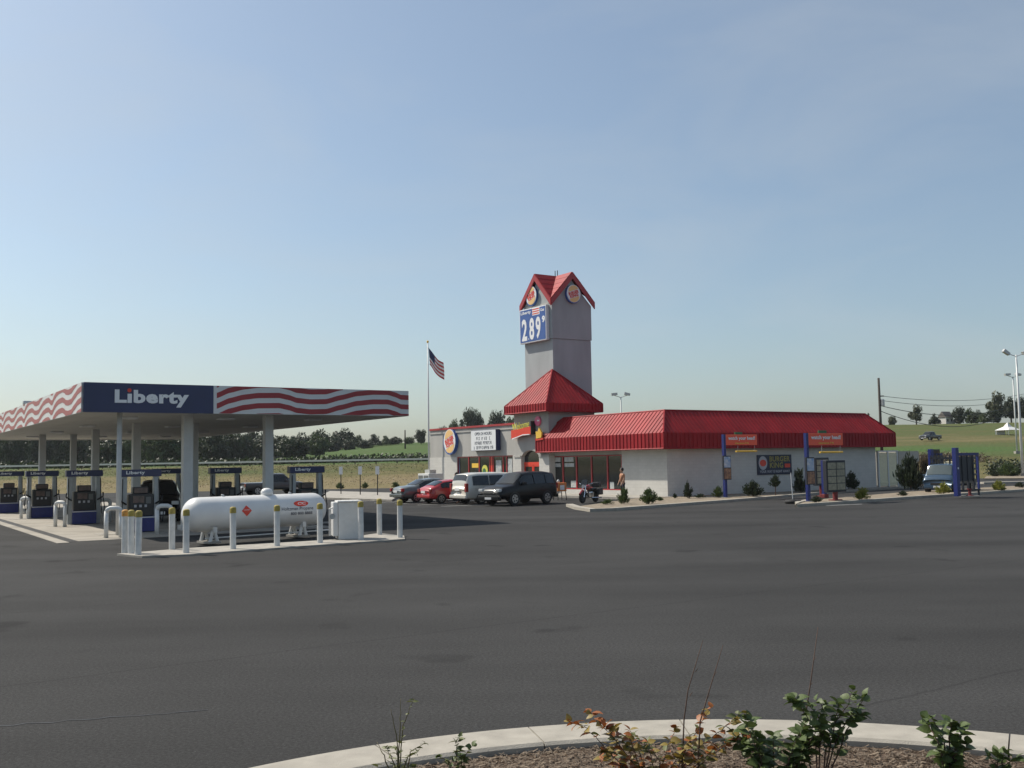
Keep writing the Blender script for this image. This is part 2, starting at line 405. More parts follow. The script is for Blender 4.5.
xs = sorted(set([-1500,-1000,-700]+list(range(-500, 501, 6))+[700,1000,1500])); ys = list(range(-40, 100, 20))+list(range(100, 340, 4))+list(range(340, 720, 20))+[800,1000,1500,2500]
vsv = []; cv = []
for y in ys:
    for x in xs:
        vsv.append((x, y, TZ(x, y)+(random.uniform(-.08,.08) if y > 108 else 0))); cv.append(cover(x, y))
nx = len(xs)
tm = MB(); tm.v = vsv; tm.f = [(j*nx+i, j*nx+i+1, (j+1)*nx+i+1, (j+1)*nx+i) for j in range(len(ys)-1) for i in range(nx-1)]
ter = tm.build('terrain', 'meadow', smooth=True); tag(ter, 'dry grass bank rising to green fields behind the lot', kind='structure')
at = ter.data.attributes.new('cover', 'FLOAT', 'POINT'); at.data.foreach_set('value', cv)

lot = MB(); lot.quad((-260,-30,0),(200,-30,0),(200,99,0),(-260,99,0)); lo = lot.build('parking_lot', 'asphalt'); tag(lo, 'wide dark asphalt lot', kind='structure')

def ribbon(name, pts, width, z0, z1, m, label):         # a raised strip along a polyline; pts run so the strip lies on the left hand
    P = [Vector((p[0], p[1], 0)) for p in pts]; o_ = []; i_ = []
    for k, p in enumerate(P):
        a = P[max(0, k-1)]; b = P[min(len(P)-1, k+1)]; t = (b-a).normalized(); n = Vector((-t.y, t.x, 0))
        o_.append(p); i_.append(p+n*width)
    mb = MB()
    for k in range(len(P)-1):
        q = [o_[k], o_[k+1], i_[k+1], i_[k]]
        b = len(mb.v)
        r_ = .025
        mb.v += [(v.x,v.y,z0) for v in q]+[(v.x,v.y,z1) for v in q]
        mb.f += [(b+4,b+5,b+6,b+7),(b,b+1,b+5,b+4),(b+2,b+3,b+7,b+6)]
        if k == 0: mb.f.append((b+3,b,b+4,b+7))
        if k == len(P)-2: mb.f.append((b+1,b+2,b+6,b+5))
    return tag(mb.build(name, m), label, kind='structure')
def ground_poly(name, pts, z, m, label):
    mb = MB(); mb.prism([(p[0], p[1]) for p in pts], -.05, z); return tag(mb.build(name, m), label, kind='structure')

# foreground planting bed: circle fitted to the kerb seen at the bottom of the picture
kp = [G(x, y, .15) for x, y in ((255,766),(360,745),(469,731),(620,720),(700,718),(858,723),(1024,733))]
Am = np.array([[2*p.x, 2*p.y, 1] for p in kp]); bm_ = np.array([p.x**2+p.y**2 for p in kp]); sol = np.linalg.lstsq(Am, bm_, rcond=None)[0]
KC = Vector((sol[0], sol[1], 0)); KR = math.sqrt(sol[2]+sol[0]**2+sol[1]**2)
print('kerb circle', KC, KR)
def arc(rad, a0, a1, n): return [(KC.x+rad*math.cos(a0+(a1-a0)*i/n), KC.y+rad*math.sin(a0+(a1-a0)*i/n)) for i in range(n+1)]
# kerb cast in lengths with open joints
seg = 12; a0_, a1_ = R(172), R(8)
for i in range(seg):
    b0 = a0_+(a1_-a0_)*i/seg; b1 = a0_+(a1_-a0_)*(i+1)/seg - (-1)*0
    g = .006/KR
    ol = arc(KR, b0-g, b1+g, 8); il = arc(KR-.54, b0-g, b1+g, 8)
    mb = MB(); prof_k = [(0,-.04),(0,.12),(.03,.148),(.51,.152),(.54,.13),(.54,-.04)]
    n = len(ol)
    for (dw, z) in prof_k:
        for (ox, oy), (ix, iy) in zip(ol, il):
            f_ = dw/.54; mb.v.append((ox+(ix-ox)*f_, oy+(iy-oy)*f_, z))
    for j in range(len(prof_k)-1):
        for k in range(n-1): mb.f.append((j*n+k, j*n+k+1, (j+1)*n+k+1, (j+1)*n+k))
    mb.f += [tuple(j*n for j in range(len(prof_k))), tuple(j*n+n-1 for j in range(len(prof_k)))[::-1]]
    tag(mb.build('kerb', 'kerb_concrete'), 'pale concrete kerb curving round the mulch bed in front', kind='structure')
bed = MB(); bed.prism(arc(KR-.53, R(172), R(8), 60), -.04, .09)
tag(bed.build('planting_bed', 'mulch_soil'), 'bark mulched planting bed in the foreground', kind='structure')
ch = MB(); rn = random.Random(3)
cnt = 0
while cnt < 30000:
    a = rn.uniform(R(20), R(160)); rr = (KR-.56)-abs(rn.gauss(0, 1.3)) if rn.random() < .9 else (KR-.56)*rn.random()
    x, y = KC.x+rr*math.cos(a), KC.y+rr*math.sin(a)
    if not (5.3 < y < 9.2 and -3.2 < x < 5.5): continue
    cnt += 1
    l, wd, an = rn.uniform(.008, .034), rn.uniform(.002, .006), rn.uniform(0, math.pi)
    tl = rn.uniform(-.35, .35); z = .092+rn.random()*.022
    dx, dy = math.cos(an)*l, math.sin(an)*l; ex, ey = -math.sin(an)*wd, math.cos(an)*wd; dz = tl*l
    ch.add([(x-dx-ex,y-dy-ey,z-dz),(x+dx-ex,y+dy-ey,z+dz),(x+dx+ex,y+dy+ey,z+dz+.003),(x-dx+ex,y-dy+ey,z-dz+.003)], [(0,1,2,3)])
tag(ch.build('bark_chips', 'bark'), 'loose brown bark mulch in the front bed', 'mulch', kind='stuff')

# concrete pad under the canopy, its trench drain and a light kerb line
def canopy_poly(x0, x1, y0, y1): return [LW(s, t, 0, A0) for s, t in ((x0,y0),(x1,y0),(x1,y1),(x0,y1))]
slab_w = 4.5
k = 0
pad_root = thing('fuel_pad', None, None); pad_root['kind'] = 'structure'; pad_root['label'] = 'pale concrete slabs under the fuel canopy'
for i in range(2):
    for j in range(9):
        x0, x1 = -.3+i*4.6, -.3+(i+1)*4.6-.02; y0, y1 = -1.2+j*slab_w, -1.2+(j+1)*slab_w-.02
        MB().prism([(p.x, p.y) for p in canopy_poly(x0, x1, y0, y1)], -.03, .012).build('slab', 'pad_concrete', pad_root)
mb = MB(); mb.prism([(p.x, p.y) for p in canopy_poly(-.62, -.32, -1.2, 39.3)], -.03, .006); tag(mb.build('trench_drain', 'plastic_black'), 'dark trench drain along the pad edge', kind='structure')
mb = MB(); mb.prism([(p.x, p.y) for p in canopy_poly(-1.0, -.64, -1.6, 39.3)], -.03, .014); tag(mb.build('pad_edging', 'pad_concrete'), 'pale concrete strip outside the trench drain', kind='structure')

# crack in the near asphalt
rc = random.Random(9); ck = [G(x, y+rc.uniform(-.8,.8)) for x, y in [(-30+14*i, 728.5-1.05*i*1.0) for i in range(18)]]
cm = MB()
for a, b in zip(ck, ck[1:]):
    t_ = (b-a).normalized(); n_ = Vector((-t_.y, t_.x, 0))*rc.uniform(.006,.014); cm.add([a-n_+Vector((0,0,.004)), b-n_+Vector((0,0,.004)), b+n_+Vector((0,0,.004)), a+n_+Vector((0,0,.004))], [(0,1,2,3)])
tag(cm.build('crack', 'plastic_black'), 'thin dark crack across the near asphalt', kind='structure')
# far walkway with the post signs
ground_poly('walkway', [G(316,499), G(392,501.5), G(404,494.5), G(330,492.3)], .12, 'concrete', 'pale concrete walkway at the far edge of the lot')
# walk along the store front
ground_poly('walkway', [LW(-2.6,-.6), LW(-.02,-.6), LW(-.02,29.5), LW(-2.6,29.5)], .13, 'concrete', 'concrete walk along the store front')
# bed and kerb in front of the store corner
bedA = [G(*p) for p in ((574,509),(590,511.5),(615,510.5),(660,507),(700,504),(748,500.2),(800,495.7),(850,491.8),(905,488))]
bedA += [LW(22.5,-.03), LW(0,-.03), LW(-2.55,-.03+.0)]
ground_poly('planting_bed', bedA, .10, 'gravel', 'tan gravel bed along the shaded store wall')
ribbon('kerb', [G(*p) for p in ((566,506.5),(574,509.4),(590,512),(615,511),(660,507.6),(700,504.5),(748,500.7),(800,496.2),(850,492.2),(905,488.4),(960,484.8))], .35, -.03, .14, 'kerb_concrete', 'pale kerb round the bed at the store corner')
islC = [G(*p) for p in ((796,506.5),(850,503),(910,498.5),(960,495.3),(1040,489.8),(1040,486),(960,490.3),(910,493.2),(850,498.4),(805,502.6))]
ground_poly('drive_through_island', islC, .10, 'gravel', 'tan gravel island between drive-through lane and lot')
ribbon('kerb', [G(*p) for p in ((805,502.2),(795,504.5),(797,507.2),(850,503.7),(910,499.1),(960,495.8),(1045,490))], .3, -.03, .14, 'kerb_concrete', 'pale kerb on the lot side of the drive-through island')
# right hand beds beyond the lane
ribbon('kerb', [G(*p) for p in ((984,484),(1060,482.5))], 1.0, -.03, .14, 'kerb_concrete', 'pale kerb strip at the right edge behind the truck')
ground_poly('planting_bed', [G(984,479.5), G(1060,479), G(1060,474.5), G(990,474.5)], .1, 'gravel', 'gravel bed with shrubs near the light pole')
# painted bay lines
for i, t in enumerate((2.55, 5.3, 8.1, 10.9, 13.7, 16.5)):
    mb = MB(); mb.prism([(p.x, p.y) for p in (LW(-14.2,t), LW(-8.6,t), LW(-8.6,t+.1), LW(-14.2,t+.1))], .001, .004)
    tag(mb.build('bay_line', 'line_paint'), 'white painted parking bay line', kind='structure')
mb = MB(); q = [G(826,505.2), G(862,503.6), G(862,504.6), G(826,506.1)]; mb.prism([(p.x,p.y) for p in q], .001, .004); tag(mb.build('lane_mark', 'worn_paint'), 'worn white lane mark by the island', kind='structure')

# ================================================================== FUEL CANOPY
CAN_W, CAN_L, CZ0, CZ1 = 12.5, 35.0, 4.31, 5.34
can = thing('fuel_canopy', 'large flat petrol station canopy with navy and waving red stripe fascia', 'canopy', A0, ANG)
for i in range(10):                                     # soffit decking strips
    x0 = .08+i*(CAN_W-.16)/10; x1 = x0+(CAN_W-.16)/10-.015
    bx('soffit_panel', 'soffit', can, x0, x1, .08, CAN_L-.08, CZ0+.05, CZ0+.10)
bx('deck', 'flat_roof', can, .08, CAN_W-.08, .08, CAN_L-.08, CZ0+.12, CZ1-.12)
NAVY_W = 4.45
bx('fascia', 'navy', can, 0, NAVY_W, -.06, .06, CZ0, CZ1)['label'] = 'navy fascia panel with white lettering'
bx('fascia', 'stripe_white', can, NAVY_W+.005, CAN_W, -.06, .06, CZ0, CZ1)['label'] = 'striped front fascia panel'
bx('fascia', 'stripe_white', can, -.06, .06, .065, CAN_L, CZ0+.002, CZ1-.002)['label'] = 'sunlit striped left fascia'
bx('fascia', 'stripe_white', can, CAN_W-.06, CAN_W+.06, .065, CAN_L, CZ0+.002, CZ1-.002)
bx('fascia', 'stripe_white', can, .065, CAN_W-.065, CAN_L-.06, CAN_L+.06, CZ0, CZ1-.004)
WK = [(0,0),(.06,.20),(.13,.34),(.2,.41),(.3,.43),(.35,.36),(.39,.26),(.46,.215),(.54,.235),(.62,.40),(.71,.57),(.8,.64),(.88,.645),(.925,.56),(.955,.47),(1,.46)]
def wk(u):
    for (a, za), (b, zb) in zip(WK, WK[1:]):
        if u <= b: return za+(zb-za)*sstep(0,1,(u-a)/(b-a))*.35+(zb-za)*(u-a)/(b-a)*.65
    return WK[-1][1]
def stripes(fn, wave, n, parent):                        # fn(u, v) -> point on the fascia
    for k_ in range(-6, 8):
        mb = MB(); run = []
        for i in range(n+1):
            u = i/n; c = -.10+k_*.375+wave(u); lo_, hi = max(.008, c-.10), min(.992, c+.092)
            if hi-lo_ > .004: run.append((u, lo_, hi))
            else:
                if len(run) > 1: emit(run, fn, parent)
                run = []
        if len(run) > 1: emit(run, fn, parent)
def emit(run, fn, parent):
    mb = MB(); b = 0
    for u, l_, h_ in run: mb.v += [tuple(fn(u, l_)), tuple(fn(u, h_))]
    for i in range(len(run)-1): mb.f.append((b+2*i, b+2*i+2, b+2*i+3, b+2*i+1))
    mb.build('stripe', 'stripe_red', parent)
stripes(lambda u, v: (NAVY_W+.12+u*(CAN_W-NAVY_W-.12), -.066, CZ0+v*(CZ1-CZ0)), wk, 90, can)
def wl(u):                                              # the printed wave repeats every 7.3 m and climbs one stripe each time
    d = u*CAN_L/7.3; return wk(d-math.floor(d))*.815+.375*math.floor(d)-1.5
stripes(lambda u, v: (-.066, CAN_L*(1-u), CZ0+.002+v*(CZ1-CZ0-.004)), wl, 400, can)
text('lettering', 'L\u0131berty', 'letter_white', can, plane_m((2.28, -.075, CZ0+.50), (1,0,0), (0,-1,0)), width=2.55, height=.60, bold=.045, depth=.012)
MB().lathe([(.07,-.01),(.07,.01)], 14, 'y', (1.49, -.08, CZ0+.78)).build('flame', 'sign_red', can)
for s_, t_ in ((2.4,4),(6.2,4),(10,4),(2.4,12),(6.2,12),(10,12),(2.4,20),(6.2,20),(10,20),(2.4,28),(6.2,28),(10,28)):
    bx('ceiling_light', 'sign_white', can, s_-.3, s_+.3, t_-.3, t_+.3, CZ0-.04, CZ0+.045, bevel=.02)
# columns as read from the picture, standing in the pump rows
ROWS = [2.0, 9.6, 17.4, 25.4, 32.6]
for px, ti, wd in ((187,2.0,.36),(268,2.0,.34),(136,9.6,.34),(194,9.6,.32),(95,17.4,.34),(73,25.4,.32),(42,25.4,.34)):
    q = hit(px, 470, LW(0, ti, 0, A0), D2); s_, t_, _ = toL(q, A0)
    cc = bx('column', 'column', can, s_-wd/2, s_+wd/2, ti-wd/2, ti+wd/2, .012, CZ0+.06, bevel=.02)
    bx('base_plate', 'column', cc, s_-wd*.75, s_+wd*.75, ti-wd*.75, ti+wd*.75, .013, .2, bevel=.015)
q = hit(119, 470, LW(0, .9, 0, A0), D2); s_, t_, _ = toL(q, A0)
MB().tube([(s_, .9, .012), (s_, .9, CZ0+.06)], .09, 12).build('drainpipe', 'column', can, smooth=True)
bx('floodlight', 'steel', can, -.1, .25, 13.2, 13.5, CZ1, CZ1+.16, bevel=.03)

# pumps ---------------------------------------------------------------
def make_pump():
    r = thing('fuel_pump', 'x', 'fuel pump')
    p = bx('plinth', 'pump_blue', r, -.52, .52, -.3, .3, .02, .62, bevel=.02)
    bx('stripe', 'stripe_white', p, -.525, .525, -.305, .305, .56, .60)
    b = bx('cabinet', 'pump_black', r, -.46, .46, -.27, .27, .625, 1.50, bevel=.03)
    for sg in (-1, 1):
        y = sg*.275
        bx('screen', 'pump_panel', b, -.32, .1, min(y, y+sg*.02), max(y, y+sg*.02), 1.16, 1.42)
        bx('card_reader', 'bin_grey', b, .17, .36, min(y, y+sg*.03), max(y, y+sg*.03), 1.12, 1.38)
        for kx in (-.28, -.08, .12):
            bx('grade_button', 'dull_white', b, kx, kx+.09, min(y, y+sg*.02), max(y, y+sg*.02), .98, 1.08)
    t = bx('top_box', 'pump_black', r, -.30, .30, -.16, .16, 1.505, 1.78, bevel=.03)
    bx('top_panel', 'pump_panel', t, -.25, .25, -.172, -.162, 1.54, 1.74)
    for sg in (-1, 1):
        bx('post', 'pump_grey', r, sg*.62-.1, sg*.62+.1, -.14, .14, .02, 2.18, bevel=.02)
        n_ = MB().tube([(sg*.56,-.2,1.1),(sg*.80,-.26,1.25),(sg*.80,-.26,1.45)], .035, 8).build('nozzle', 'hose', r, smooth=True)
        MB().tube([(sg*.80,-.26,1.25),(sg*.86,-.3,.8),(sg*.82,-.3,.4),(sg*.74,-.26,.5),(sg*.72,-.2,1.2),(sg*.70,-.16,2.1)], .022, 6).build('hose', 'hose', n_, smooth=True)
    h = bx('header', 'navy', r, -.80, .80, -.2, .2, 2.185, 2.47, bevel=.02)
    text('lettering', 'Liberty', 'letter_white', h, plane_m((-.22,-.206,2.33), (1,0,0), (0,-1,0)), width=.72, height=.17, bold=.03, depth=.004)
    return r
pump = make_pump()
pl = [(140,2.0,'nearest pump, at the front left corner of the canopy behind three bollards'),
      (306,2.0,'pump rising behind the right end of the white propane tank'),
      (84,9.6,'second pump along the left lane, between two white bins'),
      (225,9.6,'pump seen between the two front canopy columns, above the tank'),
      (42,17.4,'third pump along the left lane of the canopy'),
      (167,17.4,'pump mostly hidden left of the thick front column, dark car beside it'),
      (9,25.4,'farthest left pump, cut by the left picture edge')]
for i, (px, ti, lab) in enumerate(pl):
    s_, t_, _ = toL(hit(px, 480, LW(0, ti, 0, A0), D2), A0)
    o = pump if i == 0 else link_copy(pump)
    o.location = LW(s_, ti, .02, A0); o.rotation_euler = (0,0,ANG); o.scale = (.92,.92,.93); tag(o, lab, 'fuel pump', 'fuel pumps under the canopy')
    isl = MB(); isl.prism([(p.x,p.y) for p in (LW(s_-1.5,ti-.55,0,A0),LW(s_+1.5,ti-.55,0,A0),LW(s_+1.5,ti+.55,0,A0),LW(s_-1.5,ti+.55,0,A0))], .005, .02+.0)
    tag(isl.build('pump_island', 'concrete'), 'low concrete pump island', kind='structure')
# white hoop guards at the island ends
def make_hoop():
    r = thing('hoop_guard', 'x', 'hoop guard')
    for x in (-.24, .24): MB().tube([(x,0,0),(x,0,.9)], .075, 12).build('post', 'white_paint', r, smooth=True)
    MB().tube([(-.24,0,.86),(-.20,0,.96),(-.12,0,1.0),(.12,0,1.0),(.20,0,.96),(.24,0,.86)], .076, 12).build('top_bar', 'white_paint', r, smooth=True)
    return r
hg = make_hoop()
hl = [((113.5,538),'white hoop guard beside the slim drainpipe near the front pump'),((60,527),'white hoop guard left of the second left-lane pump'),
      ((25,519),'white hoop guard between the two farthest left pumps'),((164,534.5),'white hoop guard just behind the left end of the propane tank'),
      ((104,523),'shaded hoop guard behind the second left-lane pump')]
for i, (p, lab) in enumerate(hl):
    o = hg if i == 0 else link_copy(hg)
    o.location = G(*p); o.location.z = .013; o.rotation_euler = (0,0,ANG-(.9 if i in (1,2) else .4)); tag(o, lab, 'hoop guard', 'white hoop guards at the pump islands')

# ================================================================== PROPANE TANK
tk_pts = [G(117,555.5), G(142,558), G(190,556), G(300,547.8), G(405,540.5), G(404,537), G(378,534.6), G(335,541), G(190,549.6)]
ground_poly('tank_slab', tk_pts, .05, 'concrete', 'thin pale concrete slab under the propane tank')
bl = [(124.7,554.5,'cap_orange','leftmost of three bollards standing tight together, orange cap'),(131,555,'cap_yellow','middle of three bollards standing tight together'),
      (138,556.5,'cap_yellow','rightmost of three bollards standing tight together'),(172,551,'cap_yellow','bollard just left of the propane tank end, set back'),
      (186,554.5,'cap_yellow','bollard in front of the rounded left end of the tank'),(233,550.5,'cap_yellow','bollard left of the red hazard diamond on the tank'),
      (277,547.6,'cap_yellow','bollard in front of the tank left of its lettering'),(320,544.4,'cap_yellow','bollard in front of the right end of the tank'),
      (361,541.4,'cap_yellow','bollard at the right edge of the white cabinet'),(379.6,536,'cap_yellow','set back bollard right of the white cabinet'),
      (400,539,'cap_yellow','bollard farthest right at the slab tip')]
b0 = None
for i, (x, y, cap, lab) in enumerate(bl):
    if b0 is None:
        b0 = thing('bollard', 'x', 'bollard')
        MB().lathe([(.085,0),(.085,1.0)], 16).build('post', 'white_paint', b0, smooth=False)
        MB().lathe([(.09,1.002),(.09,1.13),(.075,1.165),(.04,1.18)], 16).build('cap', 'cap_orange', b0)
        o = b0
    else:
        o = link_copy(b0)
        for c in o.children:
            if c.name.startswith('cap') and i == 1: c.data = c.data.copy(); c.data.materials[0] = MATS['cap_yellow']; ycap = c.data
            elif c.name.startswith('cap'): c.data = ycap
    p = G(x, y, .0); o.location = (p.x, p.y, .045); o.rotation_euler = (R(random.uniform(-.6,.6)), R(random.uniform(-.6,.6)), i)
    tag(o, 'white '+lab if not lab.startswith('white') else lab, 'bollard', 'bollards round the propane tank')
# the tank lies along a line of its own
TA = PD(183, 513.5, 30.2); TB = PD(323.5, 510, 33.6); TA.z = TB.z = (TA.z+TB.z)/2
tl = (TB-TA).length; ta = math.atan2(TB.y-TA.y, TB.x-TA.x); TR = .525
tank = thing('propane_tank', 'long white horizontal propane tank with red hazard diamond and lettering', 'propane tank', (TA.x, TA.y, .05), ta)
tz = TA.z-.05
pf = [(.001,0)]+[(TR*math.sin(a), .45*(1-math.cos(a))) for a in [R(k) for k in range(10, 91, 10)]]
pf += [(r, tl-h) for r, h in pf[::-1]]
MB().lathe(pf, 40, 'x', (0,0,tz)).build('shell', 'tank_white', tank, smooth=True)
MB().lathe([(.19,0),(.19,.13),(.15,.2),(.06,.24),(.001,.245)], 20, 'z', (tl*.57, 0, tz+TR-.03)).build('dome_cover', 'tank_white', tank, smooth=True)
for xx in (.26, .74): MB().lathe([(.05,0),(.05,.06),(.03,.07)], 10, 'z', (tl*xx, 0, tz+TR-.01)).build('fitting', 'steel', tank)
for xx in (.17, .80):
    sd = MB(); sd.box(tl*xx-.06, tl*xx+.06, -.42, .42, tz-TR-.02, tz-TR+.14)
    s_ = sd.build('saddle', 'white_paint', tank)
    for yy in (-.3, .3):
        MB().tube([(tl*xx-.12, yy, 0), (tl*xx-.03, yy, tz-TR+.02)], [.06, .05], 8).build('leg', 'white_paint', tank)
        MB().tube([(tl*xx+.14, yy, 0), (tl*xx+.03, yy, tz-TR+.02)], [.06, .05], 8).build('leg', 'white_paint', tank)
    bx('foot', 'concrete', tank, tl*xx-.2, tl*xx+.2, -.4, .4, .0, .06)
MB().tube([(tl*.12,-.25,.16),(tl*1.02,-.25,.16)], .022, 8).build('pipe', 'white_paint', tank)
MB().tube([(tl*.86,-.1,tz-TR+.05),(tl*.86,-.1,.3),(tl*.93,-.1,.3),(tl*.93,-.1,.16),(tl*1.02,-.1,.16)], .025, 8).build('pipe', 'galvanised', tank)
MB().tube([(tl*.18,-.25,.16),(tl*.18,-.25,.3),(tl*.14,-.25,.3)], .05, 8).build('valve', 'steel', tank)
def on_tank(x, zc):                                      # point and frame on the camera side of the shell
    zz = zc; y = -math.sqrt(max(0, TR**2-zz**2)); return Vector((x, y, tz+zz)), Vector((0, y/TR, zz/TR))
def wrap(o, lift=.004):                                  # bend a flat print onto the shell
    me = o.data
    for v in me.vertices:
        zz = v.co.z-tz; ang = zz/TR; v.co.y = -math.cos(ang)*(TR+lift); v.co.z = tz+math.sin(ang)*(TR+lift)
dm = MB(); DX = tl*.37
for i in range(13):
    h_ = -.17+.34*i/12; w_ = .17-abs(h_)+.0005; dm.v += [(DX-w_, -TR, tz+.07+h_), (DX+w_, -TR, tz+.07+h_)]
dm.f = [(2*i, 2*i+1, 2*i+3, 2*i+2) for i in range(12)]
d_ = dm.build('hazard_diamond', 'sign_red', tank); wrap(d_, .006)
text('diamond_print', '1075', 'letter_white', tank, plane_m((DX,-TR,tz+.075), (1,0,0), (0,-1,0)), width=.19, height=.07, bold=.01, depth=0); wrap(tank.children[-1], .010)
el = MB(); el.lathe([(.001,0),(.30,0)], 24); e_ = el
em = MB(); n_ = 28; em.v = [(tl*.765+.27*math.cos(2*math.pi*i/n_), -TR, tz+.22+.095*math.sin(2*math.pi*i/n_)) for i in range(n_)]; em.f = [tuple(range(n_))]
o = em.build('emblem', 'sign_red', tank); wrap(o, .006)
text('emblem_print', 'CC', 'letter_white', tank, plane_m((tl*.765,-TR,tz+.22), (1,0,0), (0,-1,0)), width=.30, height=.085, bold=.02, depth=0); wrap(tank.children[-1], .010)
text('lettering', 'Holtzman Propane', 'text_dark', tank, plane_m((tl*.735,-TR,tz+.045), (1,0,0), (0,-1,0)), width=1.16, height=.14, bold=.01, depth=0); wrap(tank.children[-1])
text('lettering', '800 800 8888', 'text_dark', tank, plane_m((tl*.765,-TR,tz-.095), (1,0,0), (0,-1,0)), width=.80, height=.09, bold=.01, depth=0); wrap(tank.children[-1])
# cabinet at the right end of the tank
cq = G(345, 541); cab = thing('dispensing_cabinet', 'plain white propane dispensing cabinet at the right end of the tank', 'cabinet', (cq.x, cq.y+.35, .05), ta-.45)
bx('body', 'cabinet_white', cab, -.30, .38, -.35, .35, 0, 1.14, bevel=.02)
bx('lid', 'cabinet_white', cab, -.33, .41, -.38, .38, 1.142, 1.19, bevel=.015)
bx('side_panel', 'tank_white', cab, -.46, -.305, -.28, .28, .1, 1.15, bevel=.02)
MB().tube([(-.56,-.2,.12),(-.56,-.2,.95),(-.42,-.2,1.0)], .03, 8).build('pipe', 'galvanised', cab)
MB().lathe([(.09,-.02),(.09,.03)], 14, 'y', (-.5,-.32,.72)).build('meter', 'steel', cab)

# ================================================================== STORE
st = thing('store_building', 'low white store with red metal awning roof and tall grey clock-like tower', 'building', W0, ANG)
st['label'] = 'low white block store with red ribbed roof and tall grey gabled tower'
def B(name, m, *a, bevel=0, parent=None): return bx(name, m, parent or st, *a, bevel=bevel)
XR = Rf(877, 487.7)[0]                                   # right end of the shaded wall
TW0 = Lf(622, 470)[0]; TE = 11.6
print('store right end', XR, 'window start', TW0)
B('wall', 'block_white', 0, XR, 0, .25, 0, 3.7)['label'] = 'long shaded white block wall'
B('wall', 'block_white', 0, .25, .252, TW0, 0, 3.7)['label'] = 'sunlit white block wall at the corner'
B('wall', 'stucco', 0, .3, TW0+.002, TE-.01, 2.72, 3.7)
B('wall', 'block_white', XR-.25, XR, .252, 12, 0, 3.7)
B('sill', 'block_white', -.02, .28, TW0+.002, TE-.3, .13, .42)
B('flat_roof', 'flat_roof', 1.0, XR-.6, 1.0, 11.3, 4.7, 4.8)
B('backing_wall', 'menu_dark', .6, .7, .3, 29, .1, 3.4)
# storefront glazing: panes between red mullions
def glazing(edges, z0, z1, off, fm='trim_red', gm='glass_dark', transom=None):
    for a, b in zip(edges, edges[1:]):
        wnd = MB().box(off+.02, off+.04, b+.03, a-.03, z0+.05, z1-.05).build('window', gm, st)
        fr = MB(); fr.box(off-.03, off+.06, b, b+.055, z0, z1); fr.box(off-.03, off+.06, a-.055, a, z0, z1)
        fr.box(off-.028, off+.058, b+.056, a-.056, z0, z0+.06); fr.box(off-.028, off+.058, b+.056, a-.056, z1-.06, z1)
        if transom: fr.box(off-.027, off+.05, b+.056, a-.056, transom-.03, transom+.03)
        fr.build('frame', fm, wnd)
ed = [Lf(x, 480)[0] for x in (549, 562.5, 576, 591, 607, 621.5)]
glazing(ed, .43, 2.7, .08)
for a_, b_, z0_, z1_, m_ in ((551,560,2.30,2.62,'poster_pale'),(551.5,560,1.95,2.2,'poster_pale'),(564,573,2.30,2.62,'poster_pale'),(564,573.5,1.95,2.2,'poster_pale'),(570,575,.55,1.0,'poster_pale'),(609,613,.5,.95,'poster_pale')):
    B('window_poster', m_, .075, .085, Lf(b_,480)[0], Lf(a_,480)[0], z0_, z1_)
# entrance block
TL_ = 15.95
D_a, D_b = Lf(521.5, 470, -.4)[0], Lf(539.5, 470, -.4)[0]
print('door', D_a, D_b)
B('entrance_pier', 'block_white', -.42, 3.7, D_a+.0, TL_, 0, 2.75); B('entrance_pier', 'block_white', -.42, 3.7, TE, D_b, 0, 2.75)
ent = MB()                                              # upper wall with an arched opening
n_ = 12; cyy = (D_a+D_b)/2; hw = (D_a-D_b)/2; az = 2.55
pts_t = [cyy+hw*math.cos(math.pi*i/n_) for i in range(n_+1)]; pts_z = [az+.62*math.sin(math.pi*i/n_) for i in range(n_+1)]
pts_z = [max(z, 2.752) for z in pts_z]
for i in range(n_):
    ent.quad((-.4, pts_t[i], pts_z[i]), (-.4, pts_t[i], 5.9), (-.4, pts_t[i+1], 5.9), (-.4, pts_t[i+1], pts_z[i+1]))
    ent.quad((-.4, pts_t[i], pts_z[i]), (-.4, pts_t[i+1], pts_z[i+1]), (.3, pts_t[i+1], pts_z[i+1]), (.3, pts_t[i], pts_z[i]))
ent.quad((-.4, TL_, 2.752), (-.4, TL_, 5.9), (-.4, D_a, 5.9), (-.4, D_a, 2.752)); ent.quad((-.4, D_b, 2.752), (-.4, D_b, 5.9), (-.4, TE, 5.9), (-.4, TE, 2.752))
ent.build('entrance_wall', 'stucco', st)
B('side_wall', 'stucco', -.398, 3.7, TE, TE+.15, 2.753, 5.9); B('side_wall', 'stucco', -.398, 3.7, TL_-.15, TL_, 2.753, 5.9)
B('header_trim', 'stucco', -.47, -.405, TE-.05, D_b-.02, 2.68, 2.80); B('header_trim', 'stucco', -.47, -.405, D_a+.02, TL_+.05, 2.68, 2.80)
mid = (D_a+D_b)/2
for a, b in ((D_a-.02, mid+.03), (mid-.03, D_b+.02)):
    d_ = B('door', 'glass_dark', -.12, -.08, b+.07, a-.07, .18, 2.05)
    fr = MB(); fr.box(-.16,-.05,a-.1,a,.13,2.1); fr.box(-.16,-.05,b,b+.1,.13,2.1); fr.box(-.158,-.05,b+.1,a-.1,2.0,2.1); fr.box(-.158,-.05,b+.1,a-.1,.13,.3); fr.build('frame', 'sign_red', d_)
    MB().tube([(-.2, (mid+.14 if a > mid+.1 else mid-.14), .9), (-.2, (mid+.14 if a > mid+.1 else mid-.14), 1.4)], .02, 6).build('handle', 'steel', d_)
B('door_header', 'sign_red', -.17, -.05, D_b+.02, D_a-.02, 2.105, 2.32)
B('fanlight', 'glass_dark', -.10, -.06, D_b+.0, D_a-.0, 2.325, 3.17)
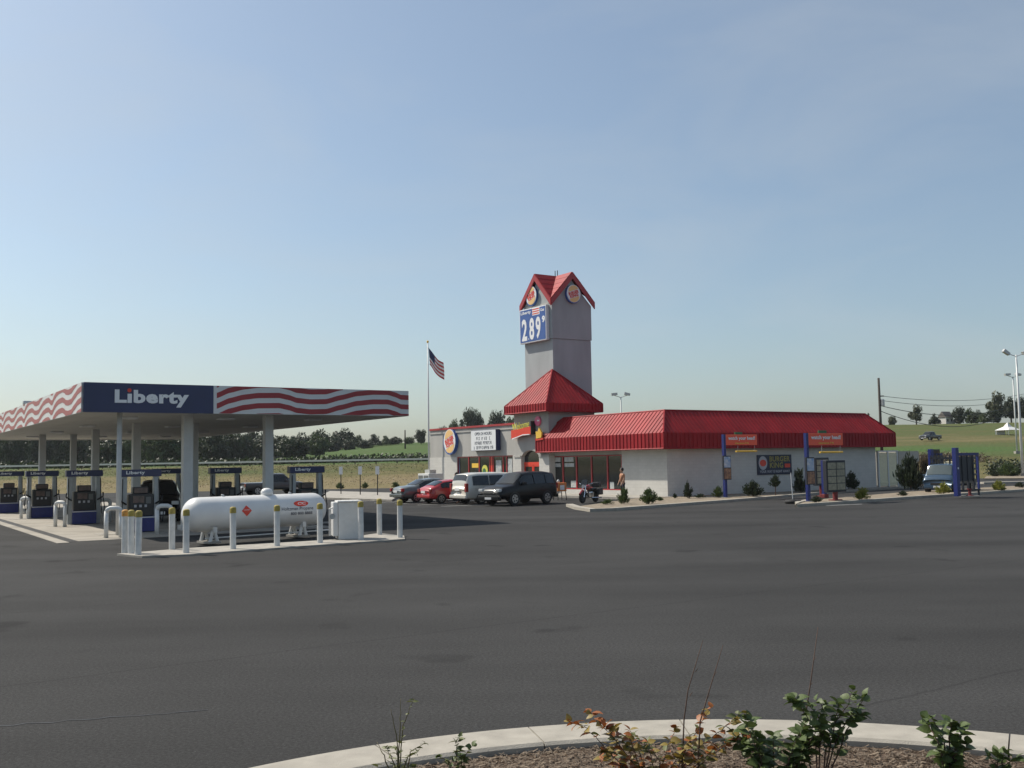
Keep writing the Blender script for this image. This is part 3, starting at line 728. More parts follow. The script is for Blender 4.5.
# wing to the left
TWL = Lf(430.5, 480)[0]
print('wing end', TWL)
w0, w1 = Lf(513.5, 480)[0], Lf(457.5, 480)[0]
B('wall', 'stucco', 0, .3, TL_+.002, TWL, 2.85, 5.10)['label'] = 'beige stucco upper wall of the left wing'
B('wall', 'block_white', -.03, .3, w1, TWL+.03, 0, 2.845)['label'] = 'white block lower wall of the left wing'
B('wall', 'block_white', -.03, .3, TL_+.002, w0, 0, 2.845)
B('wall', 'block_white', -.03, .28, w0+.002, w1-.002, .13, .5)
B('wall', 'stucco', .302, 14, TWL-.3, TWL, 0, 5.10)
B('coping', 'trim_red', -.10, .4, TL_+.05, TWL+.1, 5.105, 5.26)
B('trim_line', 'stucco', -.06, -.004, TL_+.05, TWL, 4.80, 4.92)
B('flat_roof', 'flat_roof', .31, 14, TL_, TWL-.32, 4.7, 4.8)
ed = [Lf(x, 480)[0] for x in (457.5, 468.5, 479, 489.5, 493, 503, 506.5, 513.5)]
glazing(ed, .52, 2.84, .06)
B('window_poster', 'sign_yellow', .055, .065, Lf(478,480)[0], Lf(471.5,480)[0], 1.95, 2.3)
B('window_poster', 'poster_pale', .055, .065, Lf(512,480)[0], Lf(507.5,480)[0], 1.5, 2.6)
B('window_poster', 'poster_pale', .055, .065, Lf(501,480)[0], Lf(495.5,480)[0], 1.6, 2.5)
B('window_poster', 'sign_red', .052, .068, Lf(492.5,480)[0]+.08, Lf(489.8,480)[0]-.08, .6, 2.78)
B('window_poster', 'navy', .055, .065, Lf(459.5,480)[0], Lf(457.8,480)[0]-.1, .6, 2.75)
MB().lathe([(.42,-.01),(.42,.01)], 20, 'x', (.05, Lf(484.5,480)[0], 1.75)).build('window_sticker', 'lime', st)
MB().lathe([(.24,-.01),(.24,.01)], 20, 'x', (.037, Lf(484.0,480)[0], 1.66)).build('window_sticker', 'sign_green', st)
# mansard roof of the main block
def mansard(x0, x1, y0, y1, z0, zf, zt, ins, pitch=.34, parent=None):
    root = parent
    E = [(x0,y0),(x1,y0),(x1,y1),(x0,y1)]; I = [(x0+ins,y0+ins),(x1-ins,y0+ins),(x1-ins,y1-ins),(x0+ins,y1-ins)]
    rf = MB(); rib = MB()
    for k_ in range(4):
        a, b = Vector((*E[k_],0)), Vector((*E[(k_+1)%4],0)); ia, ib = Vector((*I[k_],0)), Vector((*I[(k_+1)%4],0))
        Z = lambda v, z: Vector((v.x, v.y, z))
        rf.quad(Z(a,z0), Z(b,z0), Z(b,zf), Z(a,zf)); rf.quad(Z(a,zf), Z(b,zf), Z(ib,zt), Z(ia,zt))
        L_ = (b-a).length; t = (b-a).normalized(); n = Vector((t.y,-t.x,0)); nn = int(L_/pitch)
        sn = ((Z(b,zf)-Z(a,zf)).cross(Z(ia,zt)-Z(a,zf))).normalized()
        for i in range(1, nn):
            d = L_*i/nn; p = a+t*d; fr = min(1, min(d, L_-d)/ins); q = p-n*ins*fr
            for lo_, hi, nv in ((Z(p,z0), Z(p,zf), n), (Z(p,zf), Z(q,zf+(zt-zf)*fr), sn)):
                w_ = t*.018; h_ = nv*.034
                rib.add([lo_-w_, lo_+w_, hi+w_, hi-w_, lo_-w_+h_, lo_+w_+h_, hi+w_+h_, hi-w_+h_], [(4,5,6,7),(0,4,7,3),(1,2,6,5),(0,1,5,4),(2,3,7,6)])
        # hip and ridge caps
    cap = MB()
    for k_ in range(4):
        a = Vector((*E[k_], zf)); i_ = Vector((*I[k_], zt)); cap.tube([a, i_], .06, 6); cap.tube([Vector((*E[k_], z0)), a], .05, 6)
        cap.tube([i_, Vector((*I[(k_+1)%4], zt))], .06, 6); cap.tube([Vector((*E[k_], z0)), Vector((*E[(k_+1)%4], z0))], .05, 6)
    r = rf.build('awning_roof', 'roof_red', root); tag(rib.build('roof_ribs', 'roof_red', r), kind='stuff'); cap.build('roof_trim', 'roof_red', r)
    sf = MB(); sf.quad((x0+.02,y0+.02,z0+.02),(x0+.02,y1-.02,z0+.02),(x1-.02,y1-.02,z0+.02),(x1-.02,y0+.02,z0+.02)); sf.build('eave_soffit', 'stucco', r)
    return r
XE = Rf(894.5, 446, -.5)[0]
print('eave right', XE, 'eave z', Rf(663,448,-1.0), Rf(894,445.5,-1), 'ridge', Rf(662,410,.6), Rf(866,415,.6))
mansard(-.75, XE, -.6, 12.7, 3.0, 3.95, 5.38, 1.42, parent=st)
B('parapet', 'trim_red', 1.16, XE-1.7, 1.16, 11.2, 5.30, 5.37)
# pyramid over the entrance
r_ = MB(); pe0, pe1, pf0, pf1 = -1.0, 4.0, 11.0, 16.3
Ecor = [(pe0,pf0),(pe1,pf0),(pe1,pf1),(pe0,pf1)]; ap = Vector(((pe0+pe1)/2, (pf0+pf1)/2, 9.05))
rb = MB(); cp_ = MB()
for k_ in range(4):
    a, b = Vector((*Ecor[k_], 6.42)), Vector((*Ecor[(k_+1)%4], 6.42)); a0v, b0v = Vector((*Ecor[k_], 5.85)), Vector((*Ecor[(k_+1)%4], 5.85))
    r_.quad(a0v, b0v, b, a); r_.add([a, b, ap], [(0,1,2)])
    L_ = (b-a).length; t = (b-a).normalized(); n = Vector((t.y,-t.x,0)); sn = (b-a).cross(ap-a).normalized(); mid_ = (a+b)/2; hgt = ap-mid_
    for i in range(1, 16):
        d = L_*i/16; fr = min(d, L_-d)/(L_/2); p = a+t*d; q = p+hgt*fr
        for lo_, hi, nv in ((p-Vector((0,0,.57)), p, n), (p, q, sn)):
            w_ = t*.018; h_ = nv*.034
            rb.add([lo_-w_, lo_+w_, hi+w_, hi-w_, lo_-w_+h_, lo_+w_+h_, hi+w_+h_, hi-w_+h_], [(4,5,6,7),(0,4,7,3),(1,2,6,5),(0,1,5,4),(2,3,7,6)])
    cp_.tube([a, ap], .06, 6); cp_.tube([a0v, b0v], .05, 6); cp_.tube([a0v, a], .05, 6)
pr = r_.build('entrance_roof', 'roof_red', st); tag(rb.build('roof_ribs', 'roof_red', pr), kind='stuff'); cp_.build('roof_trim', 'roof_red', pr)
MB().quad((pe0+.02,pf0+.02,5.87),(pe0+.02,pf1-.02,5.87),(pe1-.02,pf1-.02,5.87),(pe1-.02,pf0+.02,5.87)).build('eave_soffit', 'stucco', pr)
# tower
tx0, tx1, ty0, ty1 = 1.52, 5.07, 13.55, 17.15
tcx, tcy = (tx0+tx1)/2, (ty0+ty1)/2
TWR = MB()
TWR.box(tx0, tx1, ty0, ty1, 5.0, 11.3)
TWR.box(tx0-.05, tx1+.05, ty0-.05, ty1+.05, 11.35, 13.95)
TWR.box(tx0+.03, tx1-.03, ty0+.03, ty1-.03, 11.3, 11.35)
hw = (tx1-tx0)/2+.05
TWR.add([(tx0-.05,ty0-.05,13.95),(tx0-.05,ty1+.05,13.95),(tx0-.05,tcy,15.8)], [(0,2,1)])
TWR.add([(tx1+.05,ty0-.05,13.95),(tx1+.05,ty1+.05,13.95),(tx1+.05,tcy,15.8)], [(0,1,2)])
TWR.add([(tx0-.05,ty0-.05,13.95),(tx1+.05,ty0-.05,13.95),(tcx,ty0-.05,15.8)], [(0,1,2)])
TWR.add([(tx0-.05,ty1+.05,13.95),(tx1+.05,ty1+.05,13.95),(tcx,ty1+.05,15.8)], [(0,2,1)])
tw = TWR.build('tower', 'tower_stucco', st)
o_ = hw+.20; zc, zp = 14.2, 16.35
rf = MB(); c_ = [(-1,-1),(1,-1),(1,1),(-1,1)]
for k_ in range(4):
    a = Vector((tcx+c_[k_][0]*o_, tcy+c_[k_][1]*o_, zc)); b = Vector((tcx+c_[(k_+1)%4][0]*o_, tcy+c_[(k_+1)%4][1]*o_, zc))
    pk = (a+b)/2; pk.z = zp; cen = Vector((tcx, tcy, zp))
    rf.slab([a, pk, cen], .07); rf.slab([pk, b, cen], .07)
    tr_ = MB(); nrm = (b-a).cross(Vector((0,0,1))).normalized()
    for p, q in ((a, pk), (pk, b)):
        dz = Vector((0,0,.46)); off = nrm*.05
        tr_.add([p-dz+off, q-dz+off, q+off+Vector((0,0,.04)), p+off+Vector((0,0,.04)), p-dz-off, q-dz-off, q-off, p-off], [(0,1,2,3),(5,4,7,6),(0,4,5,1),(3,2,6,7),(0,3,7,4),(1,5,6,2)])
    tr_.build('rake_board', 'trim_red', tw)
    sr = MB()
    for f_ in (.2, .4, .6, .8):
        for (p, q) in ((a, pk), (b, pk)):
            v0 = p+(q-p)*f_; v1 = p+(cen-p)*f_
            sr.tube([v0+Vector((0,0,.09)), v1+Vector((0,0,.09))], .03, 4)
    tag(sr.build('roof_ribs', 'roof_red', tw), kind='stuff')
rf.build('tower_roof', 'roof_red', tw)
B('eave_return', 'stucco', tx0-.07, tx0-.052, ty0+.3, ty1-.05, 13.95, 14.05, parent=tw)
tip = MB(); tip.tube([(tcx-.1,tcy,zp+.05),(tcx-.1,tcy,zp+.45)], .03, 6); tip.tube([(tcx+.12,tcy,zp+.05),(tcx+.12,tcy,zp+.5)], .03, 6); tip.build('lightning_rod', 'wire', tw)

# ------------------------------------------------------------------ signs on the store
def logo(name, label, mtx, r, back=.18):
    t = thing(name, label, 'logo sign'); t.matrix_world = mtx
    def disc(nm, m, rx, ry, z0, z1, cx=0, cy=0, n=36, a0=0, a1=2*math.pi, parent=t, rot=0):
        pts = [(rx*math.cos(a0+(a1-a0)*i/n), ry*math.sin(a0+(a1-a0)*i/n)) for i in range(n if a1-a0 > 6.2 else n+1)]
        pts = [(cx+x*math.cos(rot)-y*math.sin(rot), cy+x*math.sin(rot)+y*math.cos(rot)) for x, y in pts]
        return MB().prism(pts, z0, z1).build(nm, m, parent)
    disc('backing', 'sign_blue', r, r*1.05, 0, back)
    disc('face', 'sign_white', r*.96, r*1.0, back+.002, back+.012, cx=r*.05, cy=r*.06)
    rt = R(18)
    disc('bun', 'bun', r*.72, r*.66, back+.014, back+.024, cx=r*.02, cy=r*.34, a0=R(8), a1=R(172), rot=rt, n=20)
    disc('bun', 'bun', r*.72, r*.60, back+.014, back+.024, cx=r*.10, cy=-r*.30, a0=R(188), a1=R(352), rot=rt, n=20)
    mrot = Matrix.Rotation(rt, 4, 'Z')
    text('lettering', 'BURGER', 'sign_red', t, Matrix.Translation((r*.02, r*.19, back+.02)) @ mrot, width=r*1.45, height=r*.36, bold=.05, depth=.006)
    text('lettering', 'KING', 'sign_red', t, Matrix.Translation((r*.10, -r*.16, back+.02)) @ mrot, width=r*1.2, height=r*.36, bold=.05, depth=.006)
    return t
BM = Matrix.Translation(W0) @ Matrix.Rotation(ANG, 4, 'Z')
def LM(off, t, z): return BM @ plane_m((off, t, z), (0,-1,0), (-1,0,0))
def RM(off, s, z): return BM @ plane_m((s, off, z), (1,0,0), (0,-1,0))
tt, zz = Lf(533, 296.5, tx0-.05); logo('round_logo_sign', 'round bun logo on the sunlit tower gable above the price sign', LM(tx0-.06, tt, zz), .70)
ss, zz = Rf(571.8, 294.5, ty0-.05); logo('round_logo_sign', 'round bun logo on the shaded tower gable', RM(ty0-.06, ss, zz), .66)
tt, zz = Lf(452.5, 442, 0); logo('round_logo_sign', 'large oval bun logo on the left wing beside the message board', LM(-.005, tt, zz), .98, .3)
# price sign
tt, zz = Lf(533.6, 324.9, tx0-.25)
ps = thing('price_sign', 'blue and white price board reading 2.89 on the tower', 'price sign'); ps.matrix_world = LM(tx0-.055, tt, zz)
hwid = abs(Lf(520.5,326,tx0-.25)[0]-Lf(547,326,tx0-.25)[0])/2; hh = 1.30
print('price sign', tt, zz, hwid)
bx('cabinet', 'sign_white', ps, -hwid, hwid, -hh, hh, 0, .28, bevel=.03)
bx('panel', 'sign_blue', ps, -hwid+.08, hwid-.08, -hh+.08, hh-.08, .282, .292)
text('lettering', 'Liberty', 'letter_white', ps, Matrix.Translation((-hwid*.50, hh*.76, .296)), width=hwid*.78, height=.3, bold=.03, depth=.004)
fl = MB()
for i in range(3): fl.box(hwid*.0, hwid*.5, hh*.58+i*.17, hh*.58+i*.17+.085, .2935, .2965)
fl.build('flag_mark', 'sign_red', ps)
bx('flag_ground', 'letter_white', ps, -.02, hwid*.54, hh*.53, hh*.95, .2922, .2932)
text('lettering', 'Gas', 'letter_white', ps, Matrix.Translation((hwid*.74, hh*.76, .296)), width=hwid*.28, height=.22, bold=.02, depth=.004)
for ch_, cx_, w_ in (('2', -.62, .40), ('8', -.06, .36), ('9', .42, .36)):
    text('digit', ch_, 'letter_white', ps, Matrix.Translation((hwid*cx_, -hh*.22, .296)), width=hwid*w_, height=1.66, bold=.03, depth=.006)
text('digit', '9', 'letter_white', ps, Matrix.Translation((hwid*.82, hh*.20, .296)), width=hwid*.22, height=.5, bold=.045, depth=.006)
text('digit', '.', 'letter_white', ps, Matrix.Translation((hwid*-.30, -hh*.78, .296)), width=.1, height=.1, bold=.045, depth=.006)
# message board
tt, zz = Lf(483.5, 440.3, -.4)
ms_ = thing('message_board', 'white changeable letter board with navy side on the left wing', 'sign'); ms_.matrix_world = LM(-.005, tt, zz)
hwid = abs(Lf(471.5,440,-.4)[0]-Lf(496.5,440,-.4)[0])/2; hh = .80
bx('cabinet', 'navy', ms_, -hwid, hwid, -hh, hh, 0, .42, bevel=.02)
bx('face', 'sign_white', ms_, -hwid+.03, hwid-.03, -hh+.03, hh-.03, .422, .43)
text('lettering', 'OPEN 24 HOURS', 'text_dark', ms_, Matrix.Translation((0, .52, .434)), width=hwid*1.35, height=.24, bold=.015, depth=.002)
rnd = random.Random(5)
for row, wf in ((.15, 1.1), (-.2, 1.35), (-.56, 1.5)):         # lines too small to read: rows of letter strokes
    lm = MB(); x = -hwid*wf/2
    while x < hwid*wf/2:
        if rnd.random() < .16: x += .16; continue
        w_ = .15; lm.box(x, x+.045, row-.12, row+.12, .431, .435)
        for yy in rnd.sample((-.12, -.02, .08), 2): lm.box(x+.046, x+w_-.046, row+yy, row+yy+.04, .431, .435)
        if rnd.random() < .7: lm.box(x+w_-.045, x+w_, row-.12*rnd.choice((0, 1)), row+.12, .431, .435)
        x += w_+.06
    lm.build('letters', 'text_dark', ms_)
# welcome sign over the entrance
tt, zz = Lf(521.8, 430, -.7)
wsn = thing('welcome_sign', 'red welcome sign with yellow script over the arched entrance', 'sign'); wsn.matrix_world = LM(-.402, tt, zz)
hwid = abs(Lf(512.4,430,-.7)[0]-Lf(532,430,-.7)[0])/2
mb = MB(); mb.prism([(-hwid,-.62),(-hwid*.5,-.52),(-hwid*.1,-.44),(hwid*.5,-.36),(hwid,-.34),(hwid,.22),(-hwid,.02)], .12, .40); mb.build('board', 'sign_red', wsn)
mb = MB(); mb.prism([(-hwid*.9,-.66),(-hwid*.4,-.54),(hwid*.2,-.40),(hwid*.9,-.38),(hwid*.9,-.32),(hwid*.2,-.33),(-hwid*.4,-.48),(-hwid*.9,-.58)], .402, .42); mb.build('swoosh', 'letter_white', wsn)
bx('mount', 'plastic_black', wsn, hwid+.005, hwid+.06, -.35, .6, 0, .4)
text('lettering', 'Welcome', 'lime', wsn, Matrix.Translation((0, .33, .38)) @ Matrix.Rotation(R(6), 4, 'Z'), width=hwid*1.7, height=.5, bold=.0, depth=.02, shear=.2)
bx('bracket', 'steel', wsn, -hwid*.6, hwid*.6, -.1, .0, .0, .12)
tt, zz = Lf(537.5, 421, -.5); mb = MB(); mb.lathe([(.34,0),(.34,.12)], 22); o = mb.build('pink_disc_sign', 'sign_pink'); o.matrix_world = LM(-.402, tt, zz); tag(o, 'round pink disc sign right of the welcome sign', 'sign')
x_ = bx('bar', 'letter_white', o, -.02, .26, -.02, .08, .121, .13)
tt, zz = Lf(537.5, 433.5, -.9); o = thing('yellow_figure_sign', 'small yellow and red cut-out sign beside the awning end', 'sign'); o.matrix_world = LM(-.402, tt, zz)
MB().prism([(-.3,-.35),(.3,-.3),(.36,.05),(.05,.42),(-.12,.1),(-.34,.15)], .30, .42).build('plate', 'sign_yellow', o); bx('bracket', 'steel', o, -.1, .1, -.1, .1, 0, .3); MB().prism([(-.38,-.5),(.5,-.44),(.5,-.32),(-.38,-.36)], .3, .40).build('base', 'sign_red', o)
# banner on the shaded wall
s0, z1 = Rf(757, 455, -.05); s1, z0 = Rf(792, 474, -.05)
bn = thing('wall_banner', 'dark navy banner with round logo and gold letters on the shaded wall', 'banner'); bn.matrix_world = RM(-.004, (s0+s1)/2, (z0+z1)/2)
hw_, hh_ = (s1-s0)/2, (z1-z0)/2
print('banner', hw_, hh_, (z0+z1)/2)
bx('board', 'navy_dark', bn, -hw_, hw_, -hh_, hh_, 0, .05)
MB().prism([(-hw_*.68+.4*math.cos(a/10*math.pi), .12+.45*math.sin(a/10*math.pi)) for a in range(20)], .051, .058).build('logo', 'dull_white', bn)
MB().prism([(-hw_*.68+.3*math.cos(a/10*math.pi), .12+.22*math.sin(a/10*math.pi)) for a in range(20)], .059, .064).build('logo_centre', 'sign_red', bn)
text('lettering', 'BURGER', 'dull_gold', bn, Matrix.Translation((hw_*.30, hh_*.58, .055)), width=hw_*1.2, height=.36, bold=.03, depth=.004)
text('lettering', 'KING', 'dull_gold', bn, Matrix.Translation((hw_*.10, -hh_*.05, .055)), width=hw_*.78, height=.36, bold=.03, depth=.004)
bx('tag', 'sign_red', bn, hw_*.58, hw_*.9, -.2, .05, .052, .06)
text('lettering', 'YOUR WAY IS RIGHT AWAY', 'dull_white', bn, Matrix.Translation((0, -hh_*.68, .055)), width=hw_*1.75, height=.17, bold=.02, depth=.002)

# ================================================================== DRIVE-THROUGH FURNITURE
def clearance(base, label, arm, H=3.62):
    r = thing('clearance_sign', label, 'sign', (base.x, base.y, .1), ANG)
    MB().box(-.085,.085,-.085,.085,0,H).build('post', 'post_blue', r)
    bx('foot', 'steel', r, -.2, .2, -.2, .2, 0, .03)
    b = bx('banner', 'banner_red', r, .09, arm, -.06, .06, H-.62, H+.0, bevel=.01)
    text('lettering', 'watch your head!', 'letter_white', b, plane_m(((arm+.12)/2, -.07, H-.24), (1,0,0), (0,-1,0)), width=arm*.82, height=.27, bold=.03, depth=.004)
    text('lettering', 'clearance 9 ft', 'sign_yellow', b, plane_m(((arm+.12)/2, -.07, H-.50), (1,0,0), (0,-1,0)), width=arm*.42, height=.10, bold=.02, depth=.004)
    br = MB().tube([(arm*.36,0,H-.98),(arm,0,H-.98)], .05, 10).build('clearance_bar', 'sign_yellow', r)
    for x in (arm*.42, arm*.94): MB().tube([(x,0,H-.64),(x,0,H-.94)], .012, 5).build('chain', 'steel', br)
    MB().prism([(arm*.34,-.03),(arm*.56,-.03),(arm*.56,.03),(arm*.34,.03)], H+.0, H+.14).build('leaf_ornament', 'sign_green', r)
    pc = bx('poster_case', 'menu_dark', r, -.31, .31, -.22, -.115, H-2.6, H-1.22, bevel=.01)
    bx('poster', 'poster_blue', pc, -.26, .26, -.232, -.222, H-1.9, H-1.28); bx('poster', 'poster_tan', pc, -.26, .26, -.232, -.222, H-2.55, H-1.95)
    return r
clearance(G(725.6,497.6,.1), 'left clearance sign, blue post and red banner close to the shaded wall', 2.7)
clearance(G(808.5,501.6,.1), 'right clearance sign, blue post and red banner on the gravel island', 2.8, 3.45)
def menu(base, label, wid, z0, z1, panels=2, post='post_red'):
    r = thing('menu_board', label, 'menu board', (base.x, base.y, .1), ANG)
    MB().tube([(0,0,0),(0,0,z0+.02)], .13, 12).build('post', post, r); bx('foot', post, r, -.3, .3, -.2, .2, 0, .05)
    c = bx('cabinet', 'menu_dark', r, -wid/2, wid/2, -.12, .12, z0, z1, bevel=.03)
    pw = (wid-.12)/panels
    for i in range(panels):
        x0 = -wid/2+.06+i*pw
        for j in range(4):
            h = (z1-z0-.2)/4; bx('menu_panel', 'menu_grey', c, x0+.03, x0+pw-.03, -.135, -.122, z0+.1+j*h+.02, z0+.1+(j+1)*h-.02)
    return r
menu(G(835.5,500.3,.1), 'front menu board on a thick red post on the island', 1.5, .42, 2.05)
menu(G(822,496.5,.1), 'rear menu board half hidden behind the front one', 1.15, .62, 2.2)
sp = G(824.5,497.8,.1); r = thing('order_speaker', 'blue speaker post with red foot between the menu boards', 'speaker post', (sp.x, sp.y, .1), ANG)
bx('post', 'post_blue', r, -.1, .1, -.09, .09, .2, 2.05, bevel=.01); bx('foot', 'post_red', r, -.16, .18, -.15, .15, 0, .21, bevel=.02); bx('speaker', 'steel', r, -.06, .06, -.115, -.102, .62, .85)
sp = G(793,503.6); r = thing('pole_stand', 'thin upright pole in a round black tyre base', 'pole', (sp.x, sp.y, .005))
MB().lathe([(.36,0),(.42,.05),(.42,.13),(.34,.19),(.12,.19),(.1,.22)], 22).build('base', 'tyre', r, smooth=True); MB().tube([(0,0,.2),(-.05,0,1.55)], .022, 8).build('pole', 'pole_white', r)
# order station frames beside the truck
def frame(base, label, H, board):
    r = thing('order_station', label, 'menu board', (base.x, base.y, .1), ANG)
    bx('post', 'post_blue', r, -.14, .14, -.12, .12, 0, H, bevel=.01)
    bx('cap', 'sign_white', r, -.05, .05, -.135, -.122, H-1.15, H-1.05)
    b = bx('beam', 'post_blue', r, .145, 2.1 if not board else 1.2, -.06, .06, H-.42, H-.28)
    if not board:
        for x in (.55, 1.05, 1.55, 2.04): bx('upright', 'post_blue' if x > 2 else 'menu_dark', r, x-.05, x+.05, -.05, .05, .35, H-.425)
        bx('beam', 'menu_dark', r, .145, 2.1, -.055, .055, .25, .345)
        for x in (.16, .62, 1.12): bx('menu_panel', 'menu_dark', r, x, x+.38, -.02, .02, .8, H-.5)
        MB().tube([(1.1,0,.0),(1.1,0,.26)], .06, 8).build('leg', 'menu_dark', r); MB().tube([(2.0,0,.0),(2.0,0,.26)], .06, 8).build('leg', 'menu_dark', r)
    if board:
        c = bx('board', 'menu_dark', r, .15, .95, -.05, .05, H-.95, H-.02)
        bx('menu_panel', 'bush_brown', c, .2, .52, -.06, -.052, H-.9, H-.1); bx('menu_panel', 'bush_brown', c, .58, .9, -.06, -.052, H-.9, H-.1)
    return r
frame(G(957.5,496.3,.1), 'blue order post with long beam standing in front of the truck bed', 2.6, False)
p9 = PD(932, 480, 66); p9.z = 0
frame(p9, 'blue order post with dark board rising behind the truck cab', 2.62, True)
rp_ = G(970,496,.1); o = thing('red_marker', 'low red stand on the island beside the blue order post', 'stand', (rp_.x, rp_.y, .1))
MB().lathe([(.2,0),(.18,.05),(.08,.06),(.07,.3),(.13,.34),(.13,.4)], 12).build('pedestal', 'post_red', o); bx('plate', 'concrete', o, -.5, .5, -.25, .25, -.02, .02)

# refuse enclosure
g0 = toL(G(877, 488)); Rs = lambda px, off: Rf(px, 480, off)[0]
OFF = 1.2
en = thing('refuse_enclosure', 'cream double gates and grey block wall of the refuse enclosure', 'enclosure', W0, ANG)
x0, x1, x2 = Rs(879,OFF), Rs(898,OFF), Rs(914,OFF)
xm = (x0+x1)/2
for a, b in ((x0,xm),(xm,x1)):
    gte = bx('gate', 'cream', en, a+.1, b-.05, OFF, OFF+.06, .1, 2.55); bx('gate_rail', 'cream', gte, a+.12, b-.07, OFF-.03, OFF-.002, 2.3, 2.42); bx('gate_rail', 'cream', gte, a+.12, b-.07, OFF-.03, OFF-.002, .3, .42)
for a in (x0, xm, x1): bx('gate_post', 'pole_white', en, a-.07, a+.07, OFF-.05, OFF+.09, 0, 2.62)
bx('top_bar', 'pole_white', en, x0-.1, x1+.1, OFF-.06, OFF+.1, 2.625, 2.72)
bx('wall', 'block_grey', en, x1+.08, x2+.6, OFF-.1, OFF+.1, 0, 2.65); bx('wall', 'block_grey', en, x2+.45, x2+.6, OFF+.105, OFF+4, 0, 2.65)

# ================================================================== VEHICLES
class Car:
    def __init__(s, st_): s.st = st_
    def sec(s, x):
        S = s.st
        for a, b in zip(S, S[1:]):
            if x <= b[0]: break
        t = min(1, max(0, (x-a[0])/(b[0]-a[0]))); v = [p+(q-p)*t for p, q in zip(a, b)]
        _, zb, zm, zt, wl_, wb_, wt_ = v
        h = zt-zm
        return [(0,zb),(wl_*.88,zb),(wl_*.985,zb+.10),(wl_,(zb+zm)*.5),(wb_,zm),(wt_+(wb_-wt_)*.05,zt-.10*h-.02),(wt_*.86,zt-.01),(wt_*.4,zt+.012),(0,zt+.016)]
    def body(s):
        mb = MB(); xs_ = sorted(set([q[0] for q in s.st]+list(np.linspace(s.st[0][0], s.st[-1][0], 26))))
        n = 17
        for x in xs_:
            c = s.sec(x); full = [(-y, z) for y, z in c[::-1]]+c[1:]
            mb.v += [(x, y, z) for y, z in full]
        for i in range(len(xs_)-1):
            for k_ in range(n-1): mb.f.append((i*n+k_, i*n+k_+1, (i+1)*n+k_+1, (i+1)*n+k_))
            mb.f.append((i*n+n-1, i*n, (i+1)*n, (i+1)*n+n-1))
        mb.f += [tuple(range(n)), tuple(range((len(xs_)-1)*n, len(xs_)*n))[::-1]]
        # faces above wind outward when flipped
        mb.f = [f[::-1] for f in mb.f]
        return mb
    def side(s, xa, xb, v0, v1, sg, off=.012):           # glass on the side, v from belt (0) to roof edge (1)
        mb = MB(); xs_ = np.linspace(xa, xb, 8)
        for x in xs_:
            c = s.sec(x); (y0, z0), (y1, z1) = c[4], c[5]
            for v in (v0, v1): mb.v.append((x, sg*(y0+(y1-y0)*v+off), z0+(z1-z0)*v+off*.3))
        for i in range(7):
            f = (2*i, 2*i+2, 2*i+3, 2*i+1); mb.f.append(f if sg < 0 else f[::-1])
        return mb
    def top(s, xa, xb, wf=.92, off=.014, fwd=1):
        mb = MB(); xs_ = np.linspace(xa, xb, 7); m = 7
        for x in xs_:
            c = s.sec(x); pr_ = [(-c[5][0]*wf, c[5][1]+.015), (-c[6][0]*wf, c[6][1]), (-c[7][0], c[7][1]), (0, c[8][1]), (c[7][0], c[7][1]), (c[6][0]*wf, c[6][1]), (c[5][0]*wf, c[5][1]+.015)]
            mb.v += [(x+off*fwd, y, z+off) for y, z in pr_]
        for i in range(6):
            for k_ in range(m-1): mb.f.append((i*m+k_, (i+1)*m+k_, (i+1)*m+k_+1, i*m+k_+1))
        return mb
def wheel(parent, x, y, r, wdt=.2):
    sg = 1 if y > 0 else -1
    w_ = MB().lathe([(r*.6,-wdt/2),(r*.94,-wdt/2),(r,-wdt/2+.03),(r,wdt/2-.03),(r*.94,wdt/2),(r*.6,wdt/2)], 22, 'y', (x, y, r)).build('wheel', 'tyre', parent, smooth=False)
    rm = MB(); rm.lathe([(r*.62,-.006),(r*.62,.006)], 22, 'y', (x, y+sg*(wdt/2+.004), r)); ri = rm.build('rim', 'rim', w_)
    sp_ = MB()
    for k_ in range(5):
        an = 2*math.pi*k_/5; c, s_ = math.cos(an), math.sin(an)
        yy = y+sg*(wdt/2+.013)
        sp_.add([(x+c*r*.18-s_*r*.13, yy, r+s_*r*.18+c*r*.13), (x+c*r*.52-s_*r*.16, yy, r+s_*r*.52+c*r*.16), (x+c*r*.52+s_*r*.10, yy, r+s_*r*.52-c*r*.10), (x+c*r*.2, yy, r+s_*r*.2)], [(0,1,2,3)])
    sp_.build('wheel_gap', 'plastic_black', w_)
def arch(parent, x, y, r):
    sg = 1 if y > 0 else -1; mb = MB(); n = 14
    for i in range(n+1):
        an = math.pi*(-.06+1.12*i/n); mb.v += [(x+math.cos(an)*r*.98, y, r*.9+math.sin(an)*r*.98), (x+math.cos(an)*r*1.12, y, r*.9+math.sin(an)*r*1.12), (x+math.cos(an)*r*.98, y-sg*.25, r*.9+math.sin(an)*r*.98)]
    for i in range(n): mb.f += [(3*i,3*i+3,3*i+4,3*i+1),(3*i,3*i+2,3*i+5,3*i+3)]
    mb.build('wheel_arch', 'plastic_black', parent)
